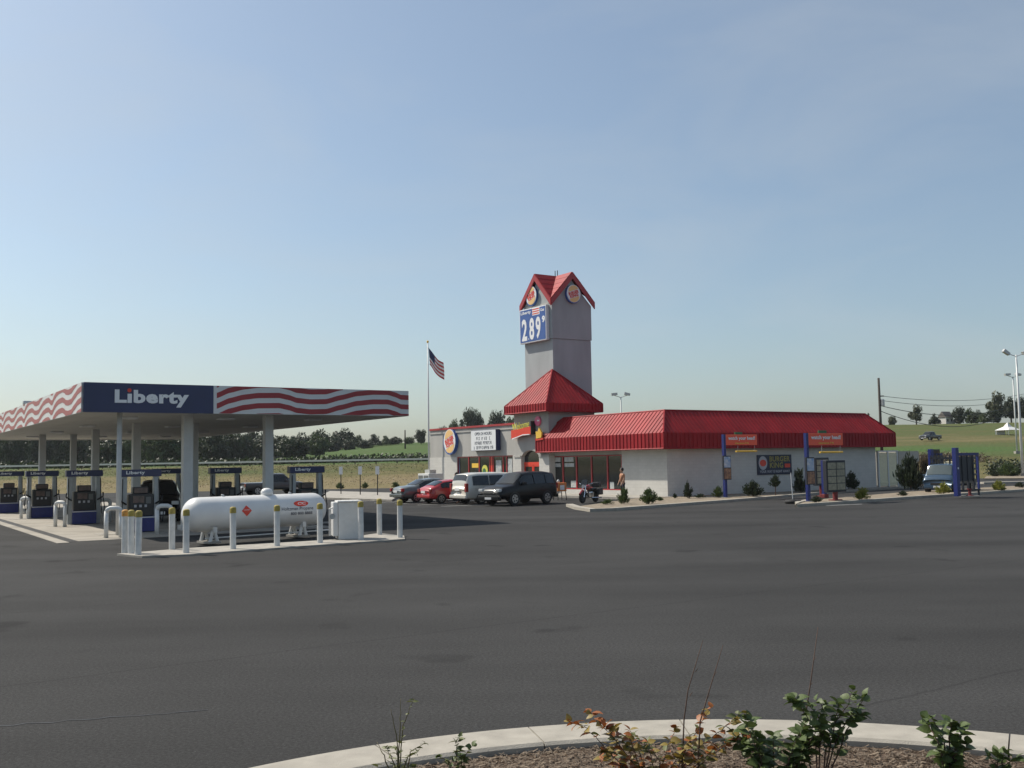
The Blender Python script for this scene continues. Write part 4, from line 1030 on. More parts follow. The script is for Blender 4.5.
def car(name, label, cat, st_, paint, loc, rz, wx, wr, tr, sides, front, rear, lamps, hw_, glass='glass_car', mid_gap=.06, lower=None):
    r = thing(name, label, cat, loc, rz); c = Car(st_)
    bd = c.body().build('body', paint, r, smooth=True)
    m_ = bd.modifiers.new('s', 'SUBSURF'); m_.levels = 1; m_.render_levels = 1
    for xa, xb in sides:
        for sg in (-1, 1): c.side(xa, xb, .08, .90, sg, .02).build('side_window', glass, r, smooth=True)
    c.top(*front, fwd=.6).build('windscreen', glass, r, smooth=True); c.top(*rear, fwd=-.6).build('rear_window', glass, r, smooth=True)
    for x in wx:
        for sg in (-1, 1): wheel(r, x, sg*(tr), wr); arch(r, x, sg*(hw_+.004), wr)
    L_ = st_[-1][0]
    for sg in (-1, 1):
        z, y = lamps[0]; bx('headlight', 'lamp_clear', r, L_-.22, L_-.02, min(sg*y, sg*(y-.30)), max(sg*y, sg*(y-.30)), z-.08, z+.08, bevel=.03)
        z, y = lamps[1]; bx('tail_light', 'lamp_red', r, -.02, .14, min(sg*y, sg*(y-.2)), max(sg*y, sg*(y-.2)), z-lamps[2], z+lamps[2], bevel=.02)
        mb = MB(); mb.box(lamps[3]-.08, lamps[3]+.10, min(sg*(hw_-.02), sg*(hw_+.16)), max(sg*(hw_-.02), sg*(hw_+.16)), st_[4][2]+.04, st_[4][2]+.18); mb.build('mirror', lower or paint, r, bevel=.03)
        for xd in sides[:2]: bx('door_handle', lower or paint, r, xd[0]+.12, xd[0]+.28, min(sg*(hw_+.004), sg*(hw_+.03)), max(sg*(hw_+.004), sg*(hw_+.03)), st_[4][2]-.14, st_[4][2]-.10)
    bx('bumper', lower or paint, r, -.06, .12, -hw_*.93, hw_*.93, .34, .54, bevel=.05); bx('bumper', lower or paint, r, L_-.14, L_+.05, -hw_*.9, hw_*.9, .30, .50, bevel=.05)
    bx('number_plate', 'sign_white', r, -.075, -.062, -.24, .24, .62 if lamps[2] < .2 else .78, .75 if lamps[2] < .2 else .92)
    bx('number_plate', 'sign_white', r, L_+.052, L_+.064, -.24, .24, .36, .48)
    bx('grille', 'plastic_black', r, L_-.10, L_+.012, -.42, .42, .52, .66, bevel=.015)
    return r
# rows of stations: x, underside, belt line, top, half width low / belt / top
SED = [(0,.40,.66,.70,.66,.64,.5),(.08,.28,.84,.90,.80,.76,.6),(.45,.24,.90,.99,.87,.83,.64),(.95,.22,.92,1.03,.89,.85,.64),(1.65,.2,.92,1.38,.89,.86,.60),(2.3,.2,.91,1.44,.89,.86,.62),(2.85,.2,.90,1.40,.89,.86,.61),(3.55,.22,.88,.99,.89,.85,.66),(4.3,.24,.78,.86,.86,.80,.6),(4.68,.30,.62,.68,.78,.72,.5),(4.76,.40,.52,.56,.66,.6,.4)]
HAT = [(0,.40,.70,.74,.64,.62,.5),(.06,.28,.86,.92,.78,.75,.6),(.3,.24,.88,1.02,.83,.80,.62),(1.0,.22,.88,1.32,.84,.81,.58),(1.7,.2,.87,1.38,.84,.81,.58),(2.3,.2,.86,1.34,.84,.81,.57),(2.95,.22,.84,.96,.84,.80,.62),(3.6,.24,.76,.82,.81,.76,.55),(3.98,.30,.60,.66,.74,.68,.5),(4.05,.40,.50,.55,.62,.58,.4)]
VAN = [(0,.42,.80,.86,.84,.82,.7),(.05,.32,1.0,1.30,.90,.88,.76),(.22,.28,1.02,1.70,.95,.93,.77),(.8,.25,1.02,1.77,.97,.95,.78),(2.2,.24,1.02,1.78,.97,.95,.78),(3.2,.24,1.0,1.74,.97,.95,.76),(4.15,.26,.96,1.06,.96,.92,.74),(4.7,.28,.84,.92,.92,.86,.66),(4.98,.34,.64,.70,.82,.76,.55),(5.06,.42,.54,.6,.7,.66,.45)]
SUV = [(0,.45,.85,.90,.82,.80,.68),(.05,.36,1.05,1.35,.88,.86,.74),(.2,.32,1.08,1.72,.92,.90,.72),(.8,.30,1.08,1.80,.94,.92,.72),(2.0,.30,1.08,1.80,.94,.92,.72),(2.7,.30,1.06,1.74,.94,.92,.70),(3.45,.32,1.04,1.14,.93,.90,.74),(4.2,.34,.98,1.05,.91,.86,.68),(4.55,.40,.78,.86,.84,.80,.6),(4.62,.48,.66,.72,.76,.72,.5)]
UP = ANG
def park(px, t_near, hwid):                             # rear right corner at pixel column px on the line t_near
    q = hit(px, 500, LW(0, t_near), D2); s_ = toL(q)[0]; return LW(s_, t_near+hwid, .004)
car('parked_car', 'grey saloon car, leftmost of the parked row', 'car', SED, 'paint_grey', park(403, 8.5, .89), UP, (.95,3.75), .32, .78, [(1.2,2.05),(2.12,3.2)], (2.92,3.5), (1.02,1.6), [(.66,.74),(.78,.82),.10,2.95], .89)
car('parked_car', 'small red hatchback between the grey saloon and silver minivan', 'car', HAT, 'paint_red', park(431, 5.7, .84), UP, (.72,3.25), .29, .74, [(.75,1.55),(1.62,2.7)], (2.38,2.92), (.38,.95), [(.64,.70),(.76,.78),.10,2.55], .84)
car('minivan', 'silver beige minivan parked tail towards the lot', 'van', VAN, 'paint_silver', park(467, 2.85, .97), UP, (.98,4.05), .33, .86, [(.45,1.5),(1.56,2.5),(2.58,3.7)], (3.28,4.08), (.075,.20), [(.74,.80),(.95,.92),.24,3.5], .97, 'glass_car')
p = Vector((1.85, 57.3, .004))
car('parked_suv', 'black sport utility vehicle parked nose towards the lot', 'car', SUV, 'paint_black', p, R(226), (.95,3.55), .37, .84, [(.35,1.0),(1.06,1.95),(2.02,3.05)], (2.78,3.4), (.075,.19), [(.84,.80),(1.0,.88),.16,2.85], .94)
# chrome bits of the black vehicle
suv = [o for o in bpy.data.objects if o.name == 'parked_suv'][0]
bx('grille_trim', 'chrome', suv, 4.63, 4.67, -.36, .36, .70, .84, bevel=.01); bx('bumper_trim', 'chrome', suv, 4.62, 4.66, -.8, .8, .52, .58)
# pickup behind the pumps
PK = [(0,.5,.98,1.0,.86,.86,.8),(.06,.42,1.0,1.04,.92,.92,.84),(1.95,.40,1.0,1.04,.94,.94,.85),(2.0,.40,1.02,1.60,.94,.92,.74),(2.15,.40,1.04,1.76,.94,.92,.70),(3.3,.40,1.03,1.74,.94,.92,.70),(3.95,.42,1.02,1.12,.94,.90,.74),(4.9,.44,.96,1.02,.92,.86,.68),(5.2,.5,.74,.82,.84,.8,.6)]
p = PD(296, 495, 84); p.z = 0
car('pickup_truck', 'dark pickup truck beyond the pumps, seen above the propane tank', 'pickup', PK, 'paint_darkgrey', LW(*toL(p)[:2], .004)-D1*4.6, UP, (1.0,4.2), .38, .84, [(2.2,2.75),(2.8,3.6)], (3.38,3.9), (2.01,2.1), [(.85,.8),(.85,.86),.12,3.4], .94)
# dark car at the pumps
pc = PD(160, 500, 43)
car('parked_car', 'nearly black car at the pumps behind the left end of the tank', 'car', SUV, 'paint_black', (pc.x-1.6, pc.y+4.3, .02), R(-70), (.95,3.55), .36, .84, [(.35,1.0),(1.06,1.95),(2.02,3.05)], (2.78,3.4), (.075,.19), [(.84,.80),(1.0,.88),.16,2.85], .94)
# distant vehicle on the meadow
p = PD(938, 440, 163); p.z = TZ(p.x, p.y)-.02
far_truck = car('pickup_truck', 'dark pickup standing on the meadow behind the store', 'pickup', PK, 'paint_darkgrey', p, ANG+math.pi, (1.0,4.2), .38, .84, [(2.2,2.75),(2.8,3.6)], (3.38,3.9), (2.01,2.1), [(.85,.8),(.85,.86),.12,3.4], .94)
far_truck.scale = (.8, .8, .8)
# blue stake truck in the drive-through lane
TRK = [(3.35,.5,1.0,1.05,.86,.86,.78),(3.4,.42,1.05,1.70,.90,.88,.74),(3.6,.40,1.05,1.78,.90,.88,.74),(4.5,.40,1.02,1.74,.90,.88,.74),(4.92,.40,.98,1.10,.90,.87,.78),(5.14,.44,.86,.98,.89,.86,.76),(5.2,.52,.74,.84,.86,.83,.72)]
tp = PD(938, 492, 60.3); tp.z = .004; th = ANG+math.pi+.30
trk = car('stake_truck', 'blue truck with dark stake sided bed in the drive-through lane', 'truck', TRK, 'paint_blue', tp-5.2*Vector((math.cos(th), math.sin(th), 0)), th, (1.1,4.5), .36, .78, [(3.5,4.6)], (4.54,4.9), (3.36,3.4), [(.72,.82),(.6,.8),.08,4.4], .90, 'glass_pale')
bd = bx('bed', 'plastic_black', trk, 0, 3.3, -.92, .92, .55, .78)
for sg in (-1, 1):
    for x in np.linspace(.06, 3.2, 6): bx('stake', 'menu_dark', trk, x-.05, x+.05, sg*.90-.03, sg*.90+.03, .781, 2.3)
    for z in (1.0, 1.35, 1.7, 2.05): bx('stake_rail', 'menu_dark', trk, 0, 3.26, sg*.94-.012, sg*.94+.012, z, z+.13)
for y in np.linspace(-.7, .7, 4):
    bx('stake', 'menu_dark', trk, 3.28, 3.33, y-.05, y+.05, .781, 2.3)
for z in (1.0, 1.5, 2.05): bx('stake_rail', 'menu_dark', trk, 3.332, 3.36, -.9, .9, z, z+.12)
bx('load', 'cream', trk, .1, .9, -.8, .8, .79, 1.9, bevel=.03)

# motorcycle
mp_ = G(590, 503.5); mc = thing('motorcycle', 'touring motorcycle with chrome and red bags by the store walk', 'motorcycle', (mp_.x, mp_.y+.6, .02), ANG+R(205))
for x, nm in ((-.78,'wheel'),(.80,'wheel')):
    wv = MB(); 
    for k_ in range(1): wv.lathe([(.22,-.06),(.30,-.07),(.33,-.03),(.33,.03),(.30,.07),(.22,.06)], 22, 'y', (x,0,.33))
    ww = wv.build(nm, 'tyre', mc, smooth=True); MB().lathe([(.2,-.03),(.2,.03)], 18, 'y', (x,0,.33)).build('rim', 'chrome', ww)
MB().tube([(-.75,0,.36),(-.2,0,.42),(.3,0,.45),(.55,0,.85)], .05, 8).build('frame', 'plastic_black', mc)
for y in (-.09, .09): MB().tube([(.80,y,.33),(.52,y,1.0)], .028, 8).build('fork', 'chrome', mc)
bx('engine', 'chrome', mc, -.22, .28, -.2, .2, .28, .62, bevel=.05)
MB().tube([(-.12,0,.80),(.1,0,.86),(.42,0,.84)], [.10,.17,.10], 12).build('fuel_tank', 'lamp_red', mc, smooth=True)
bx('seat', 'plastic_black', mc, -.75, -.05, -.17, .17, .68, .82, bevel=.06)
for y in (-.30, .30): bx('saddlebag', 'plastic_black', mc, -1.0, -.5, y-.1, y+.1, .42, .78, bevel=.05); MB().tube([(.1,y*.7,.28),(-1.05,y*.8,.26)], .045, 8).build('exhaust', 'chrome', mc)
MB().tube([(.30,-.42,1.08),(.48,-.2,1.02),(.48,.2,1.02),(.30,.42,1.08)], .018, 6).build('handlebar', 'chrome', mc)
MB().lathe([(.02,-.06),(.09,-.02),(.10,.06)], 14, 'x', (.62,0,.92)).build('headlight', 'lamp_clear', mc)
MB().slab([(.60,-.2,1.0),(.60,.2,1.0),(.46,.16,1.28),(.46,-.16,1.28)], .01).build('windshield', 'glass_car', mc)
MB().tube([(.5,0,.62),(.8,0,.70),(1.12,0,.5)], .06, 8).build('front_fender', 'lamp_red', mc); MB().tube([(-.5,0,.68),(-.85,0,.70),(-1.1,0,.45)], .08, 8).build('rear_fender', 'paint_black', mc)
bx('top_box', 'plastic_black', mc, -1.15, -.75, -.25, .25, .84, 1.12, bevel=.06)
# small orange stand by the window
op = G(560, 500); os_ = thing('patio_stand', 'small orange and white display stand on dark legs by the windows', 'stand', (op.x, op.y, .0), ANG)
for x in (-.28, .28):
    for y in (-.2, .2): MB().tube([(x*1.15,y*1.2,0),(x,y,.52)], .025, 6).build('leg', 'plastic_black', os_)
bx('crate', 'orange_plastic', os_, -.34, .34, -.25, .25, .52, 1.05, bevel=.04); bx('notice', 'sign_white', os_, -.16, .16, -.262, -.252, .62, .9)
mb = MB(); mb.lathe([(.09,0),(.1,.1),(.06,.16),(.001,.2)], 12, 'z', (-.1,0,1.055)); mb.build('lid', 'poster_pale', os_)

# ================================================================== PEOPLE
def skin_mesh(name, m, verts, edges, rad, parent, root=0):
    me = bpy.data.meshes.new(name); me.from_pydata(verts, edges, []); o = bpy.data.objects.new(name, me); col.objects.link(o)
    sk = o.modifiers.new('skin', 'SKIN'); sk.use_smooth_shade = True
    for i, v in enumerate(me.skin_vertices[0].data):
        rr = rad[i]; v.radius = rr if isinstance(rr, tuple) else (rr, rr); v.use_root = (i == root)
    sb = o.modifiers.new('sub', 'SUBSURF'); sb.levels = 1; sb.render_levels = 1
    dg = bpy.context.evaluated_depsgraph_get(); me2 = bpy.data.meshes.new_from_object(o.evaluated_get(dg)); bpy.data.objects.remove(o)
    me2.materials.clear(); me2.materials.append(MATS[m]); me2.polygons.foreach_set('use_smooth', [True]*len(me2.polygons))
    o2 = bpy.data.objects.new(name, me2); col.objects.link(o2); o2.parent = parent; return o2
def person(label, loc, rz, shirt, trousers, lean=0.0, H=1.0):
    r = thing('person', label, 'person', loc, rz); r.scale = (H, H, H)
    l = lean
    V = [(0,0,.98),(.02+l*.3,0,1.15),(.02+l*.7,0,1.38),(l*.9,0,1.50),(.02+l,0,1.58),(.03+l*1.05,0,1.68),(.02+l*1.05,0,1.76)]
    E = [(0,1),(1,2),(2,3),(3,4),(4,5),(5,6)]; Rr = [(.13,.15),(.12,.14),(.12,.17),.055,.085,.10,.06]
    for sg in (-1, 1):
        b = len(V); V += [(l*.7,sg*.19,1.42),(l*.6+.02,sg*.25,1.14),(l*.5+.14,sg*.22,.92),(l*.5+.18,sg*.21,.84)]; E += [(2,b),(b,b+1),(b+1,b+2),(b+2,b+3)]; Rr += [.06,.045,.034,(.022,.042)]
        for k_ in range(4):
            c = len(V); V += [(l*.5+.20+.008*k_,sg*.205-.024+.016*k_,.775),(l*.5+.20,sg*.205-.024+.016*k_,.735+.006*abs(k_-1))]; E += [(b+3,c),(c,c+1)]; Rr += [.0085,.008]
        c = len(V); V += [(l*.5+.215,sg*.185,.82),(l*.5+.235,sg*.175,.785)]; E += [(b+3,c),(c,c+1)]; Rr += [.010,.009]
        b = len(V); V += [(0,sg*.10,.92),(.03,sg*.11,.52),(-.02,sg*.115,.10),(.12,sg*.125,.04)]; E += [(0,b),(b,b+1),(b+1,b+2),(b+2,b+3)]; Rr += [.085,.06,.042,(.04,.045)]
    skin_mesh('body', 'skin', V, E, Rr, r)
    # shirt, trousers, hair as close shells
    V = [(0,0,.95),(.02+l*.3,0,1.15),(.02+l*.7,0,1.36),(l*.85,0,1.46)]; E = [(0,1),(1,2),(2,3)]; Rr = [(.15,.17),(.14,.16),(.14,.185),.085]
    for sg in (-1, 1): b = len(V); V += [(l*.7,sg*.19,1.42),(l*.62+.01,sg*.235,1.2)]; E += [(2,b),(b,b+1)]; Rr += [.075,.066]
    skin_mesh('shirt', shirt, V, E, Rr, r)
    V = [(0,0,1.0),(0,0,.93)]; E = [(0,1)]; Rr = [(.14,.16),(.15,.17)]
    for sg in (-1, 1): b = len(V); V += [(0,sg*.10,.86),(.03,sg*.11,.52),(-.02,sg*.115,.10)]; E += [(1,b),(b,b+1),(b+1,b+2)]; Rr += [.102,.078,.065]
    skin_mesh('trousers', trousers, V, E, Rr, r)
    hx = .01+l*1.05
    mb = MB(); mb.lathe([(.05,1.60),(.095,1.64),(.112,1.70),(.10,1.77),(.06,1.81),(.001,1.82)], 14, 'z', (hx-.025,0,0)); mb.build('hair', 'hair', r, smooth=True)
    mb = MB(); mb.add([(hx+.10,-.016,1.645),(hx+.10,.016,1.645),(hx+.128,0,1.64),(hx+.10,0,1.69)], [(0,2,1),(0,3,2),(1,2,3)]); mb.build('nose', 'skin', r)
    for sg in (-1, 1): mb = MB(); mb.lathe([(.001,-.008),(.011,0),(.001,.008)], 8, 'x', (hx+.098,sg*.035,1.69)); mb.build('eye', 'hair', r)
    return r
pp = G(625, 499.5, .1); person('person in a tan top with dark hair standing behind the bush', (pp.x, pp.y+.9, .1), R(200), 'cloth_tan', 'cloth_dark', .05)
pp = LW(-11.6, 5.15); person('person in a dark red shirt between the red car and minivan', (pp.x, pp.y, .004), R(170), 'cloth_red', 'cloth_navy', .12)

# ================================================================== FLAG, POLES, SIGNS, WIRES
fp = PD(429.3, 489, 84); fp.z = 0
fl_ = thing('flagpole', 'tall slim white flagpole at the left end of the store', 'flagpole', fp)
MB().tube([(0,0,0),(0,0,6),(0,0,12.5)], [.085,.07,.045], 10).build('pole', 'pole_white', fl_, smooth=True); MB().lathe([(.001,12.48),(.09,12.55),(.09,12.66),(.001,12.74)], 12).build('finial', 'sign_yellow', fl_)
MB().lathe([(.2,0),(.2,.12),(.1,.2)], 14).build('base', 'concrete', fl_)
# flag hanging limply: a draped sheet, stripe by stripe
def fpt(u, v):                                          # u along the fly, v down the hoist
    x = u*1.25*(1-.08*v); y = .30*math.sin(u*6.5+v*2.0)*u+.08*math.sin(u*14)*u; z = -v*1.45-u*(1.45+.2*math.sin(u*4))
    return Vector((x+.07+v*.10, y, z))
fg = thing('flag', 'stars and stripes flag hanging slack from the flagpole', 'flag', (fp.x, fp.y, 12.1), R(-12))
NS = 9
for k_ in range(NS):
    for (ua, ub, m_) in ((0, .42, 'flag_blue' if k_ < 5 else None), (.42, 1, None)):
        m2 = m_ or ('flag_red' if k_ % 2 == 0 else 'flag_white'); mb = MB(); n_ = 8
        for i in range(n_+1):
            u = ua+(ub-ua)*i/n_; mb.v += [tuple(fpt(u, k_/NS)), tuple(fpt(u, (k_+1)/NS))]
        mb.f = [(2*i, 2*i+1, 2*i+3, 2*i+2) for i in range(n_)]; mb.build('stripe' if m2 != 'flag_blue' else 'canton', m2, fg, smooth=True)
for v in (0, 1): MB().tube([(-.12, 0, -v*1.45),(.09+v*.1,0,-v*1.45)], .015, 5).build('clip', 'steel', fg)
# white ice box next to the wing
ib = PD(432, 489, 80.5); ib.z = 0; ice = thing('ice_box', 'white cabinet with two grey doors under the flagpole', 'cabinet', (ib.x-.2, ib.y, .0), ANG)
bx('body', 'cabinet_white', ice, -.55, .75, -.9, .9, .05, 1.55, bevel=.03); bx('foot', 'plastic_black', ice, -.5, .7, -.85, .85, 0, .06)
for a, b in ((-.8,-.08),(.08,.8)): bx('door', 'bin_grey', ice, -.57, -.552, a, b, .2, 1.4)
bx('top_unit', 'galvanised', ice, -.2, .4, -.4, .4, 1.552, 1.85, bevel=.02)
for (px, py, tp_), lab in zip(((341,493.8,468),(360.3,494.6,467.5),(377.6,495,467)), ('left of three thin post signs on the far walkway','middle of three thin post signs on the far walkway','right of three thin post signs on the far walkway')):
    p = G(px, py, .12); r = thing('post_sign', lab, 'sign', (p.x, p.y, .12)); MB().tube([(0,0,0),(0,0,2.1)], .04, 6).build('post', 'plastic_black', r)
    bx('plate', 'sign_white', r, -.14, .14, -.06, -.045, 1.5, 2.1)
def light_pole(label, base, H, heads, r0=.14):
    r = thing('light_pole', label, 'light pole', base); MB().tube([(0,0,0),(0,0,H*.5),(0,0,H)], [r0,r0*.8,r0*.55], 10).build('pole', 'pole_white', r, smooth=True)
    bx('footing', 'concrete', r, -.3, .3, -.3, .3, 0, .35)
    for dx, dy, tilt in heads:
        a = MB().tube([(0,0,H-.15),(dx*.5,dy*.5,H+.02),(dx,dy,H+.12)], .045, 6).build('arm', 'pole_white', r)
        mb = MB(); c, s_ = math.cos(tilt), math.sin(tilt)
        pts = [(-.35,-.12),(.35,-.12),(.35,.14),(-.35,.2)]
        q = [(dx+x*c-z*s_, H+.25+x*s_+z*c) for x, z in pts]
        mb.v = [(x, dy-.22, z) for x, z in q]+[(x, dy+.22, z) for x, z in q]; mb.f = [(0,1,2,3),(7,6,5,4),(0,4,5,1),(1,5,6,2),(2,6,7,3),(3,7,4,0)]
        mb.build('lamp_head', 'galvanised', a)
    return r
p = PD(1023, 476, 100); light_pole('tall white light pole at the right edge with two lamp heads', (p.x, p.y, 0), 12.2, ((-1.0,0,R(-35)),(1.0,0,R(25))))
p = PD(1017, 450, 132); light_pole('second light pole farther off, left of the tall one at the right edge', (p.x, p.y, TZ(p.x,p.y)-.02), 10.2, ((-.7,0,R(8)),(.7,0,R(-8))), .12)
p = PD(622.5, 462, 118); light_pole('twin headed light pole showing above the roof right of the tower', (p.x, p.y, TZ(p.x,p.y)-.02), 8.6, ((-.75,0,R(10)),(.75,0,R(-10))), .11)
def utility(label, px, top, d, arms=True):
    p = PD(px, top, d); z0 = TZ(p.x, p.y)-.05; r = thing('utility_pole', label, 'utility pole', (p.x, p.y, z0)); H = p.z-z0
    MB().tube([(0,0,0),(.0,0,H)], [.19,.13], 8).build('pole', 'wood_pole', r, smooth=True)
    if arms: MB().lathe([(.2,0),(.22,.1),(.22,.7),(.16,.8)], 10, 'z', (.3,-.1,H-3.2)).build('transformer', 'galvanised', r); bx('crossarm', 'wood_pole', r, -.1, .5, -.05, .05, H-2.1, H-1.98)
    return Vector((p.x, p.y, p.z))
U1 = utility('dark wooden utility pole rising behind the right end of the red roof', 878.5, 378, 112)
U2 = utility('dark wooden utility pole cut by the right picture edge', 1027, 392, 150)
utility('lone thin utility pole standing in the left green field', 405, 430, 230, False)
for i, (z0, z1, sag) in enumerate(((-2.0,-.2,.8),(-2.5,-.9,.9),(-3.1,-1.3,1.6),(-3.7,-1.6,2.6))):
    a = U1+Vector((0,0,z0)); b = U2+Vector((0,0,z1)); pts = []
    for k_ in range(25): u = k_/24; q = a.lerp(b, u); q.z -= sag*4*u*(1-u); pts.append(q)
    o = MB().tube(pts, .028 if i < 2 else .04, 5).build('power_line', 'wire'); tag(o, ('topmost','second','third','lowest sagging')[i]+' overhead wire running right from the utility pole', 'wire', 'overhead wires')
# guard rail along the far road
gr = thing('guard_rail', 'long pale steel guard rail on the bank behind the canopy', 'guard rail', (0,0,0))
rb_ = MB(); pts = []
for k_ in range(0, 61):
    u = -.62+k_*.0105; y = 134.; pts.append(Vector((u*y, y, TZ(u*y, y)+.55)))
for a, b in zip(pts, pts[1:]):
    rb_.add([a+Vector((0,-.04,-.10)), b+Vector((0,-.04,-.10)), b+Vector((0,-.04,.12)), a+Vector((0,-.04,.12)), a+Vector((0,.04,-.10)), b+Vector((0,.04,-.10)), b+Vector((0,.04,.12)), a+Vector((0,.04,.12))], [(0,1,2,3),(3,2,6,7),(4,7,6,5),(0,4,5,1)])
rb_.build('rail', 'rail_pale', gr)
for p in pts[::2]: bx('post', 'wood_pole', gr, p.x-.07, p.x+.07, p.y+.05, p.y+.18, p.z-.8, p.z+.1)

# ================================================================== PLANTS
def crown_mesh(name, seed, n, lobes, leaf, shape, m):
    rn_ = random.Random(seed); mb = MB(); L_ = []
    for _ in range(lobes):
        while True:
            x, y, z = rn_.uniform(-1,1), rn_.uniform(-1,1), rn_.uniform(0,1)
            if x*x+y*y < shape(z)**2: break
        L_.append((x, y, z, rn_.uniform(.20,.40)))
    for i in range(n):
        lx, ly, lz, lr = rn_.choice(L_)
        v = Vector((rn_.gauss(0,1), rn_.gauss(0,1), rn_.gauss(0,1))).normalized()*lr*rn_.uniform(.55,1.05)
        c = Vector((lx+v.x, ly+v.y, max(.0, lz+v.z*.55)))
        nrm = (v.normalized()+Vector((rn_.uniform(-.8,.8), rn_.uniform(-.8,.8), rn_.uniform(-.3,.9)))).normalized()
        a = nrm.orthogonal().normalized(); a.rotate(Matrix.Rotation(rn_.uniform(0,6.28), 3, nrm)); b = nrm.cross(a)
        s_ = leaf*rn_.uniform(.6,1.3)
        mb.add([c-a*s_, c-b*s_*.6, c+a*s_, c+b*s_*.6], [(0,1,2,3)])
    me = bpy.data.meshes.new(name); me.from_pydata(mb.v, [], mb.f); me.materials.append(MATS[m]); return me
round_ = lambda z: math.sqrt(max(.02, 1-(2*z-.9)**2))*.85
cone_ = lambda z: max(.08, .95*(1-z))
oval_ = lambda z: .25+.6*math.sin(math.pi*min(1, z*.9+.1))
CROWN = {}
for k_, (sh, nm) in enumerate(((round_,'round'),(oval_,'oval'),(cone_,'cone'))):
    for m_ in ('tree_dark','tree_mid','tree_olive'):
        for v in range(2): CROWN[nm, m_, v] = crown_mesh('crown', 40+k_*10+v, 3600, 48, .065, sh, m_)
SPARSE = crown_mesh('crown', 99, 1500, 17, .07, oval_, 'tree_olive')
def trunk_mesh():
    mb = MB(); mb.tube([(0,0,0),(.01,.005,.3),(0,.01,.7)], [.035,.028,.012], 7)
    for a in range(5): an = a*1.3; mb.tube([(0,0,.22+.06*a),(.12*math.cos(an),.12*math.sin(an),.40+.06*a),(.24*math.cos(an),.24*math.sin(an),.52+.07*a)], [.016,.011,.005], 5)
    me = bpy.data.meshes.new('trunk'); me.from_pydata(mb.v, [], mb.f); me.materials.append(MATS['trunk']); return me
TRUNK = trunk_mesh()
def tree(px, py_top, d, wpx, kind, m_, label, group=None, low=.16, mesh=None):
    p = PD(px, py_top, d); z0 = TZ(p.x, p.y)-.1; H = max(2.5, p.z-z0); wd = wpx/F*d/2*1.0
    r = thing('tree', label, 'tree', (p.x, p.y, z0), random.uniform(0,6.28), group)
    t = bpy.data.objects.new('trunk', TRUNK); col.objects.link(t); t.parent = r; t.scale = (H*.9, H*.9, H)
    c = bpy.data.objects.new('crown', mesh or CROWN[kind, m_, random.randint(0,1)]); col.objects.link(c); c.parent = r; c.location = (0,0,H*low); c.scale = (wd, wd, H*(1-low)/1.12)
    return r
rt_ = random.Random(11)
WOODN = {}
def wood_label(x):                                      # say where in the wood the tree shows
    gaps = ((-99,0,'cut by the left picture edge'),(0,40,'left of the farthest canopy column'),(40,72,'between the two farthest canopy columns'),(72,94,'right of the second canopy column'),(94,118,'left of the slim drainpipe'),(118,136,'between drainpipe and next column'),(136,186,'left of the thick front column'),(186,225,'right of the thick front column'),(225,268,'left of the right front column'),(268,400,'right of the right front column'))
    g_ = [t for a, b, t in gaps if a <= x < b][0]; WOODN.setdefault(g_, 0); WOODN[g_] += 1
    return ('first','second','third','fourth','fifth','sixth')[WOODN[g_]-1]+' dark wood tree from the left, '+g_
# wood beyond the guard rail, seen under the canopy
x = -30
while x < 322:
    d = rt_.uniform(215, 300); top = rt_.uniform(424, 438)+ (8 if x > 290 else 0)
    tree(x, top, d, rt_.uniform(26, 46), rt_.choice(('round','oval','round')), rt_.choice(('tree_dark','tree_dark','tree_mid')), wood_label(x), 'trees of the wood under the canopy', low=.06)
    x += rt_.uniform(9, 16)
for x, top, w_, k_, m_, lab in ((322,428,30,'round','tree_dark','tallest dark tree just right of the canopy end in the wood'),(342,427,28,'round','tree_dark','broad dark tree under the right end of the canopy'),(358,433,18,'cone','tree_mid','pointed tree between the broad wood edge trees'),
        (374,432,17,'cone','tree_dark','slim pointed tree at the edge of the wood'),(386,434,15,'cone','tree_mid','pointed tree second from the wood edge'),(396,436,14,'oval','tree_dark','small dark tree ending the wood on the right'),
        (421,428,15,'round','tree_dark','round dark tree left of the flagpole'),(409,437,12,'round','tree_mid','low pale tree between field pole and flagpole'),(443,425,15,'round','tree_dark','small tree top showing over the left wing roof'),(456,418,17,'round','tree_mid','mid sized tree over the left wing roof'),
        (471,405,24,'round','tree_dark','tallest tree over the left wing roof'),(497,408,22,'round','tree_dark','broad tree between wing roof and tower'),(512,414,18,'round','tree_mid','tree mostly hidden by the entrance roof')):
    tree(x, top, 296, w_, k_, m_, lab, low=.12)
for x, top, w_, lab in ((300,431,26,'dark tree filling the wood left of the tallest tree'),(312,436,22,'low dark tree in front of the tallest wood tree'),(332,436,22,'low tree between the two broad wood trees'),(350,438,20,'low tree at the foot of the pointed wood trees'),(366,439,16,'low bushy tree before the slim pointed tree')):
    tree(x, top, 278, w_, 'round', 'tree_dark', lab, low=.03)
